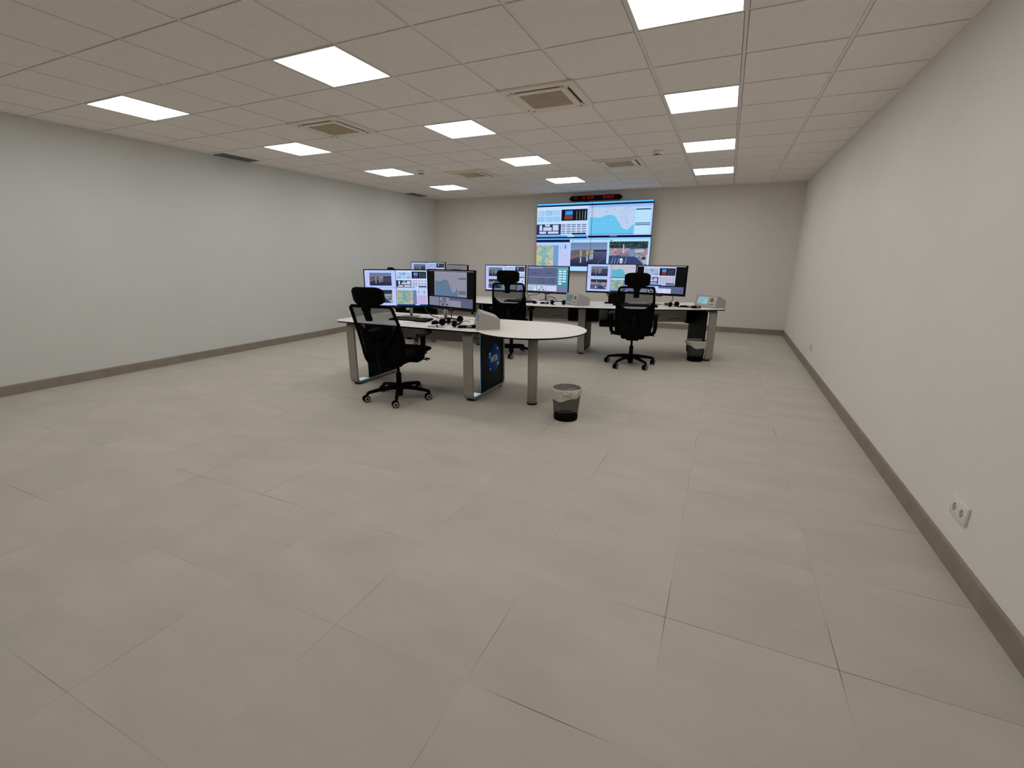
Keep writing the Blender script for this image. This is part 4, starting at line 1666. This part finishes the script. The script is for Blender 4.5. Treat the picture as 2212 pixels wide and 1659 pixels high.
cable('monitor_cable', [(-1.98, 3.77, 0.89), (-2.05, 3.76, 0.83), (-2.14, 3.75, 0.815), (-2.22, 3.74, 0.79), (-2.25, 3.73, ZB + 0.004)], 0.005, M_CABLE,
      'black lead swinging left from the teal-buttoned monitor stand')
cable('monitor_cable', [(-1.90, 3.79, 0.785), (-1.84, 3.78, 0.79), (-1.77, 3.76, 0.77), (-1.73, 3.74, ZB + 0.004)], 0.005, M_CABLE,
      'black lead arching right from the teal-buttoned monitor stand')
cable('monitor_cable', [(-0.95, 3.72, 0.90), (-0.93, 3.75, 0.85), (-0.88, 3.77, 0.80), (-0.83, 3.80, 0.77)], 0.005, M_CABLE,
      'black lead drooping to the black box on the right back desk')
cable('monitor_cable', [(-0.03, 3.83, 0.92), (0.0, 3.85, 0.84), (-0.03, 3.86, 0.77), (-0.10, 3.87, ZB + 0.004)], 0.005, M_CABLE,
      'black lead hanging behind the right end monitor')
cable('microphone_cable', [(-0.12, 3.86, ZB + 0.004), (0.02, 3.80, ZB + 0.004), (0.10, 3.76, ZB + 0.004), (0.15, 3.70, ZB + 0.006)], 0.004, M_GCABLE,
      'thin lead to the hand microphone on the right back desk')


# ------------------------------------------------------------------ office chair
def build_chair():
    t = thing('office_chair', '', 'office chair', (0, 0, 0), 0, 'black mesh office chairs')
    # star base with five casters
    q = MB()
    q.lathe([(0.028, 0.028), (0.032, 0.032), (0.036, 0.07), (0.036, 0.135), (0.029, 0.150)], (0, 0, 0), 24)
    for k in range(5):
        q.M = Matrix.Rotation(2 * math.pi * k / 5, 4, 'Z')
        prof = [(0.02, 0.118, 0.030, 0.030), (0.08, 0.122, 0.026, 0.026), (0.18, 0.112, 0.021, 0.021), (0.27, 0.098, 0.017, 0.017), (0.305, 0.090, 0.016, 0.018), (0.322, 0.078, 0.015, 0.016)]
        rings = []
        for r, z, w_, h_ in prof:
            rings.append([(r, w_ * math.cos(R_(a)), z + h_ * math.sin(R_(a))) for a in range(0, 360, 45)])
        q.loft(rings)
        q.cyl((0.318, 0, 0.045), (0.318, 0, 0.092), 0.012, n=12)
    base = q.build('star_base', M_BLACK, t)
    R0 = 0.0345
    for k in range(5):
        q = MB()
        q.M = Matrix.Translation((0.012, 0, 0))
        for s in (-1, 1):
            q.mi = 0
            q.lathe([(0.0001, s * 0.010), (R0 - 0.0015, s * 0.010), (R0, s * 0.014), (R0, s * 0.022), (R0 - 0.003, s * 0.0265), (0.0245, s * 0.0265)], (0, 0, R0), 22, 'y', cap=False)
            q.mi = 1
            q.lathe([(0.0250, s * 0.0266), (0.0215, s * 0.0274), (0.0115, s * 0.0274)], (0, 0, R0), 22, 'y', cap=False)
            q.mi = 0
            q.lathe([(0.0115, s * 0.0270), (0.0001, s * 0.0270)], (0, 0, R0), 22, 'y', cap=False)
        q.mi = 0
        q.box((-0.006, 0, 0.044), (0.040, 0.018, 0.030), bev=0.004, seg=1)
        cs = q.build('caster', [M_BLACK, M_RING], base)
        cs.location = (0.318 * math.cos(2 * math.pi * k / 5), 0.318 * math.sin(2 * math.pi * k / 5), 0)
    q = MB()
    q.cyl((0, 0, 0.145), (0, 0, 0.262), 0.0265, n=20)
    q.cyl((0, 0, 0.262), (0, 0, 0.395), 0.0145, n=16)
    q.build('gas_column', M_BLACK, t)
    q = MB()
    q.box((0, 0.02, 0.408), (0.30, 0.40, 0.065), bev=0.028, seg=3, taper=None)
    q.box((0, -0.03, 0.392), (0.16, 0.26, 0.075), bev=0.018, seg=2)
    q.box((0, -0.17, 0.425), (0.11, 0.14, 0.075), bev=0.015, seg=2)
    mech = q.build('tilt_mechanism', M_BLACK, t)
    for s, y in ((1, 0.06), (1, 0.11), (-1, 0.08)):
        q = MB()
        q.tube([(s * 0.06, y, 0.412), (s * 0.22, y + 0.02, 0.405), (s * 0.285, y + 0.03, 0.392)], [0.007, 0.007, 0.012], 8, flat=(1, 0.7))
        q.build('lever', M_BLACK, mech)
    # seat: thick cushion with waterfall front
    q = MB()
    rings = []
    for k in range(13):
        s = k / 12
        y = -0.215 + 0.545 * s
        wd = 0.235 * (1 - 0.10 * abs(2 * s - 1) ** 3)
        zt = 0.512 - 0.05 * max(0, s - 0.78) ** 1.2 * 4 + 0.008 * math.cos(s * 6.28)
        zb = 0.435 + 0.02 * max(0, s - 0.7)
        ring = []
        for a in range(20):
            an = 2 * math.pi * a / 20
            ca, sa = math.cos(an), math.sin(an)
            ring.append((wd * math.copysign(abs(ca) ** 0.5, ca), y, (zt + zb) / 2 + (zt - zb) / 2 * math.copysign(abs(sa) ** 0.55, sa)))
        rings.append(ring)
    q.loft(rings)
    seat = q.build('seat', M_FABRIC, t)
    q = MB()
    q.box((0, 0.04, 0.432), (0.40, 0.42, 0.02), bev=0.006, seg=1)
    q.build('seat_pan', M_BLACK, seat)

    # backrest
    def by(z):
        pts = ((0.44, -0.235), (0.55, -0.225), (0.66, -0.232), (0.80, -0.262), (0.92, -0.298), (1.05, -0.342))
        for (za, ya), (zb_, yb) in zip(pts[:-1], pts[1:]):
            if z <= zb_:
                s = (z - za) / (zb_ - za)
                return ya + (yb - ya) * s
        return pts[-1][1]

    def bw(z):
        pts = ((0.46, 0.165), (0.50, 0.205), (0.56, 0.222), (0.70, 0.228), (0.85, 0.224), (1.04, 0.208))
        if z <= pts[0][0]:
            return pts[0][1]
        for (za, ya), (zb_, yb) in zip(pts[:-1], pts[1:]):
            if z <= zb_:
                s = (z - za) / (zb_ - za)
                return ya + (yb - ya) * s
        return pts[-1][1]

    def curve(x, z):
        return by(z) + 0.9 * (0.235 ** 2 - x * x) * -0.55 + 0.02

    zs = [0.462, 0.48, 0.51, 0.56, 0.62, 0.70, 0.78, 0.86, 0.94, 1.0, 1.03]
    loop = [(bw(z), z) for z in zs] + [(bw(1.035) * s, 1.045 + 0.004 * (1 - s * s)) for s in (0.9, 0.6, 0.3, 0.0, -0.3, -0.6, -0.9)] + \
           [(-bw(z), z) for z in zs[::-1]] + [(s, 0.452) for s in (-0.10, 0.0, 0.10)]
    q = MB()
    q.tube([(x, curve(x, min(z, 1.05)), z) for x, z in loop], 0.0165, 8, closed=True, flat=(1.0, 0.85))
    # spine joining the mechanism
    q.tube([(0, -0.20, 0.425), (0, -0.285, 0.45), (0, -0.30, 0.55), (0, curve(0, 0.70) - 0.03, 0.70)], [0.045, 0.042, 0.036, 0.028], 10, flat=(1.0, 0.5))
    for s in (-1, 1):
        q.tube([(0, curve(0, 0.62) - 0.028, 0.62), (s * 0.12, curve(0.12, 0.72) - 0.018, 0.73), (s * 0.215, curve(0.215, 0.86), 0.86)], [0.022, 0.017, 0.012], 8)
    frame = q.build('backrest_frame', M_BLACK, t)
    q = MB()
    rows = [0.455 + (1.042 - 0.455) * k / 18 for k in range(19)]
    grid = []
    for z in rows:
        wdt = bw(z) - 0.004
        grid.append([(wdt * s, curve(wdt * s, z) + 0.006, z) for s in [k / 6 - 1 for k in range(13)]])
    q.loft(grid, cap=False, closed=False)
    q.build('back_netting', M_NET, frame)
    # lumbar shell: solid lower back with a dipped top edge
    q = MB()
    xs = [-1, -.92, -.78, -.55, -.3, 0, .3, .55, .78, .92, 1]
    topz = {1: 0.865, .92: 0.85, .78: 0.815, .55: 0.778, .3: 0.775, 0: 0.775}
    ringsF = []
    for k in range(9):
        s = k / 8
        row = []
        for u in xs:
            zt = topz[abs(u)]
            z = 0.458 + (zt - 0.458) * s
            row.append(((bw(z) - 0.010) * u, curve((bw(z) - 0.010) * u, z) + 0.016, z))
        ringsF.append(row)
    q.loft(ringsF, cap=False, closed=False)
    q.loft([[(x, y + 0.012, z) for x, y, z in r] for r in ringsF], cap=False, closed=False)
    q.build('lumbar_shell', M_FABRIC, frame)
    # headrest
    q = MB()
    rings = []
    for k in range(13):
        s = -1 + 2 * k / 12
        x = 0.152 * s
        hh = 0.084 * (1 - 0.36 * abs(s) ** 5)
        dd = 0.026 * (1 - 0.35 * abs(s) ** 4)
        yc = -0.375 + 0.045 * s * s
        ring = []
        for a in range(18):
            an = 2 * math.pi * a / 18
            ca, sa = math.cos(an), math.sin(an)
            zz = 1.140 + hh * math.copysign(abs(sa) ** 0.5, sa)
            ring.append((x, yc + dd * math.copysign(abs(ca) ** 0.6, ca) - 0.12 * (zz - 1.14), zz))
        rings.append(ring)
    q.loft(rings)
    hr = q.build('headrest', M_FABRIC, t)
    q = MB()
    q.box((0, -0.400, 1.055), (0.052, 0.020, 0.06), bev=0.006, seg=1)
    q.box((0, -0.385, 0.985), (0.068, 0.026, 0.13), rot=Matrix.Rotation(0.28, 3, 'X'), bev=0.010, seg=2)
    q.box((0, -0.393, 1.035), (0.092, 0.024, 0.035), bev=0.008, seg=1)
    q.build('headrest_bracket', M_BLACK, hr)
    # arms
    for s in (-1, 1):
        q = MB()
        q.tube([(s * 0.12, -0.02, 0.425), (s * 0.235, -0.02, 0.428), (s * 0.272, -0.01, 0.450), (s * 0.283, 0.0, 0.50), (s * 0.283, 0.012, 0.60), (s * 0.280, 0.02, 0.668)],
               [0.024, 0.024, 0.025, 0.026, 0.026, 0.026], 10, flat=(1.15, 0.95))
        ar = q.build('armrest', M_BLACK, t)
        q = MB()
        rings = []
        for k in range(9):
            u = -1 + 2 * k / 8
            wd = 0.049 * math.sqrt(max(0.12, 1 - abs(u) ** 3.2))
            rings.append([(s * 0.280 + wd * math.cos(R_(a)), 0.045 + 0.132 * u, 0.685 + 0.018 * math.copysign(abs(math.sin(R_(a))) ** 0.6, math.sin(R_(a))) + 0.004 * u) for a in range(0, 360, 30)])
        q.loft(rings)
        q.build('arm_pad', M_DARK, ar)
    return t


proto = build_chair()
CH = [
    # x, y, heading (0 = facing the far wall), star angle, seat drop, arm lift, label
    (-2.229, 0.376, 7.5, 14.7, 0.005, -0.02, 'black mesh office chair nearest the camera, at the front desk'),
    (-0.381, 2.937, 11.6, 173.8, 0.0, 0.0, 'black mesh office chair at the right back desk, seen from behind'),
    (-2.115, 2.870, 15.7, -66.0, 0.0, -0.012, 'black mesh office chair at the middle back desk, partly behind the rounded front desk'),
    (-4.02, 3.13, -66.0, 20.0, 0.0, 0.0, 'black office chair behind the front monitors, only its headrest showing above'),
]
chairs = [proto] + [copy_tree(proto) for _ in CH[1:]]
for k, (x, y, hd, st, dz, al, lab) in enumerate(CH):
    c = chairs[k]
    c.location = (x, y, 0)
    c.rotation_euler = (0, 0, R_(hd))
    c['label'] = lab
    for ch in c.children:
        nm = ch.name.split('.')[0]
        if nm == 'star_base':
            ch.rotation_euler = (0, 0, R_(st - hd))
            for j, cs in enumerate(ch.children):
                cs.rotation_euler = (0, 0, R_((-40, -25, -30, -60)[k] - 90 + (0, 9, -8, 14, -4)[j] - st))
        elif nm == 'armrest':
            ch.location = (0, 0, dz + al)
        elif nm == 'gas_column':
            pass
        elif nm in ('backrest_frame', 'headrest') and k == 0:
            # tilted back further than the others, about the seat hinge
            ra, py, pz = R_(7.5), -0.22, 0.45
            ch.rotation_euler = (ra, 0, 0)
            off = Matrix.Translation((0, py, pz)) @ Matrix.Rotation(ra, 4, 'X') @ Matrix.Translation((0, -py, -pz))
            ch.location = off.translation + Vector((0, 0, -0.06))
        else:
            ch.location = (0, 0, dz)


# ------------------------------------------------------------------ waste bins
def waste_bin(x, y, lab, spin, low, high, seed):
    t = thing('waste_bin', lab, 'waste bin', (x, y, 0), 0, 'black wire mesh waste bins')
    rb, rt_, h = 0.104, 0.132, 0.285
    q = MB(T(x, y, 0, spin))
    q.lathe([(rb, 0.03), (rt_, h)], (0, 0, 0), 40, cap=False)
    q.build('mesh_body', M_BINNET, t)
    q = MB(T(x, y, 0, spin))
    q.lathe([(0.0001, 0.0), (rb - 0.001, 0.0), (rb + 0.001, 0.004), (rb + 0.0036, 0.040), (rb + 0.001, 0.040), (rb - 0.002, 0.006), (0.0001, 0.005)], (0, 0, 0), 40, cap=False)
    q.build('bottom_pan', M_BLACK, t)
    q = MB(T(x, y, 0, spin))
    q.tube([((rt_ + 0.001) * math.cos(R_(a)), (rt_ + 0.001) * math.sin(R_(a)), h) for a in range(0, 360, 9)], 0.005, 8, closed=True)
    q.tube([(rb + 0.003, 0, 0.035), (rt_ + 0.0015, 0, h - 0.004)], 0.003, 6)
    q.build('rim', M_BLACK, t)
    # liner: inside bag, over the rim, folded cuff with a knot
    rg = random.Random(seed)
    n = 56
    ph = [rg.random() * 6.28 for _ in range(6)]

    def wob(a, s):
        return s * (0.5 * math.sin(3 * a + ph[0]) + 0.35 * math.sin(7 * a + ph[1]) + 0.3 * math.sin(13 * a + ph[2]))

    rings = []
    spec = [(0.055, 0.068, .004, 0), (0.090, 0.076, .005, 0), (0.095, 0.11, .003, 0), (0.108, 0.17, .002, 0), (0.122, 0.25, .001, 0), (0.1235, h + 0.002, .001, 0),
            (0.133, h + 0.0085, .001, 0), (0.1415, h + 0.002, .002, 0)]
    for r, z, wb, _ in spec:
        rings.append([((r + wob(2 * math.pi * k / n, wb)) * math.cos(2 * math.pi * k / n), (r + wob(2 * math.pi * k / n, wb)) * math.sin(2 * math.pi * k / n), z + wob(2 * math.pi * k / n + 1, wb)) for k in range(n)])
    q = MB(T(x, y, 0, 0))
    q.loft(rings[:6], cap=False)
    q.build('liner_inside', M_BAGIN, t)
    rings = rings[5:]
    for s in (0.15, 0.35, 0.55, 0.78, 1.0):
        ring = []
        for k in range(n):
            a = 2 * math.pi * k / n
            f = 0.5 + 0.5 * math.cos(a - low)
            drop = (0.036 + 0.066 * f) * (1 + 0.10 * math.sin(5 * a + ph[3]))
            z = h + 0.002 - drop * s
            r = rb + (rt_ - rb) * (z - 0.03) / (h - 0.03) + 0.0095 + wob(a + s * 3, 0.0045) * (0.4 + s) + 0.0022 * math.sin(19 * a + 9 * s + ph[4]) * math.sin(2 * a + ph[5]) + 0.0016 * math.sin(31 * s + 4 * a)
            ring.append((r * math.cos(a), r * math.sin(a), z))
        rings.append(ring)
    q = MB(T(x, y, 0, 0))
    q.loft(rings, cap=False)
    ln_ = q.build('liner_cuff', M_BAG, t)
    # gathered knot
    q = MB(T(x, y, 0, 0))
    for k in range(4):
        a = high + (-0.20, -0.04, 0.10, 0.27)[k] + 0.05 * rg.random()
        r = 0.1445 + 0.003 * (k % 2)
        tl, ln2 = (1.15, 0.35, -0.5, -1.25)[k] + 0.3 * rg.random(), (0.034, 0.022, 0.026, 0.036)[k]
        q.M = T(x, y, 0, 0) @ Matrix.Translation((r * math.cos(a), r * math.sin(a), h - 0.020 - 0.010 * rg.random())) @ Matrix.Rotation(a, 4, 'Z') @ Matrix.Rotation(tl, 4, 'X') @ Matrix.Diagonal((0.6, 1.0, 1.0, 1.0))
        q.lathe([(0.0001, -ln2), (0.006, -ln2 * 0.8), (0.011, -ln2 * 0.2), (0.013, ln2 * 0.4), (0.016, ln2 * 0.8), (0.0001, ln2)], (0, 0, 0), 7)
    q.build('liner_knot', M_BAG, ln_)


waste_bin(-0.505, 0.515, 'black wire mesh waste bin with white liner, beside the rounded front desk end', 1.30, 3.95, -1.05, 3)
waste_bin(0.395, 3.625, 'black wire mesh waste bin with white liner, by the end leg of the back row', 0.4, -0.55, 3.6, 11)
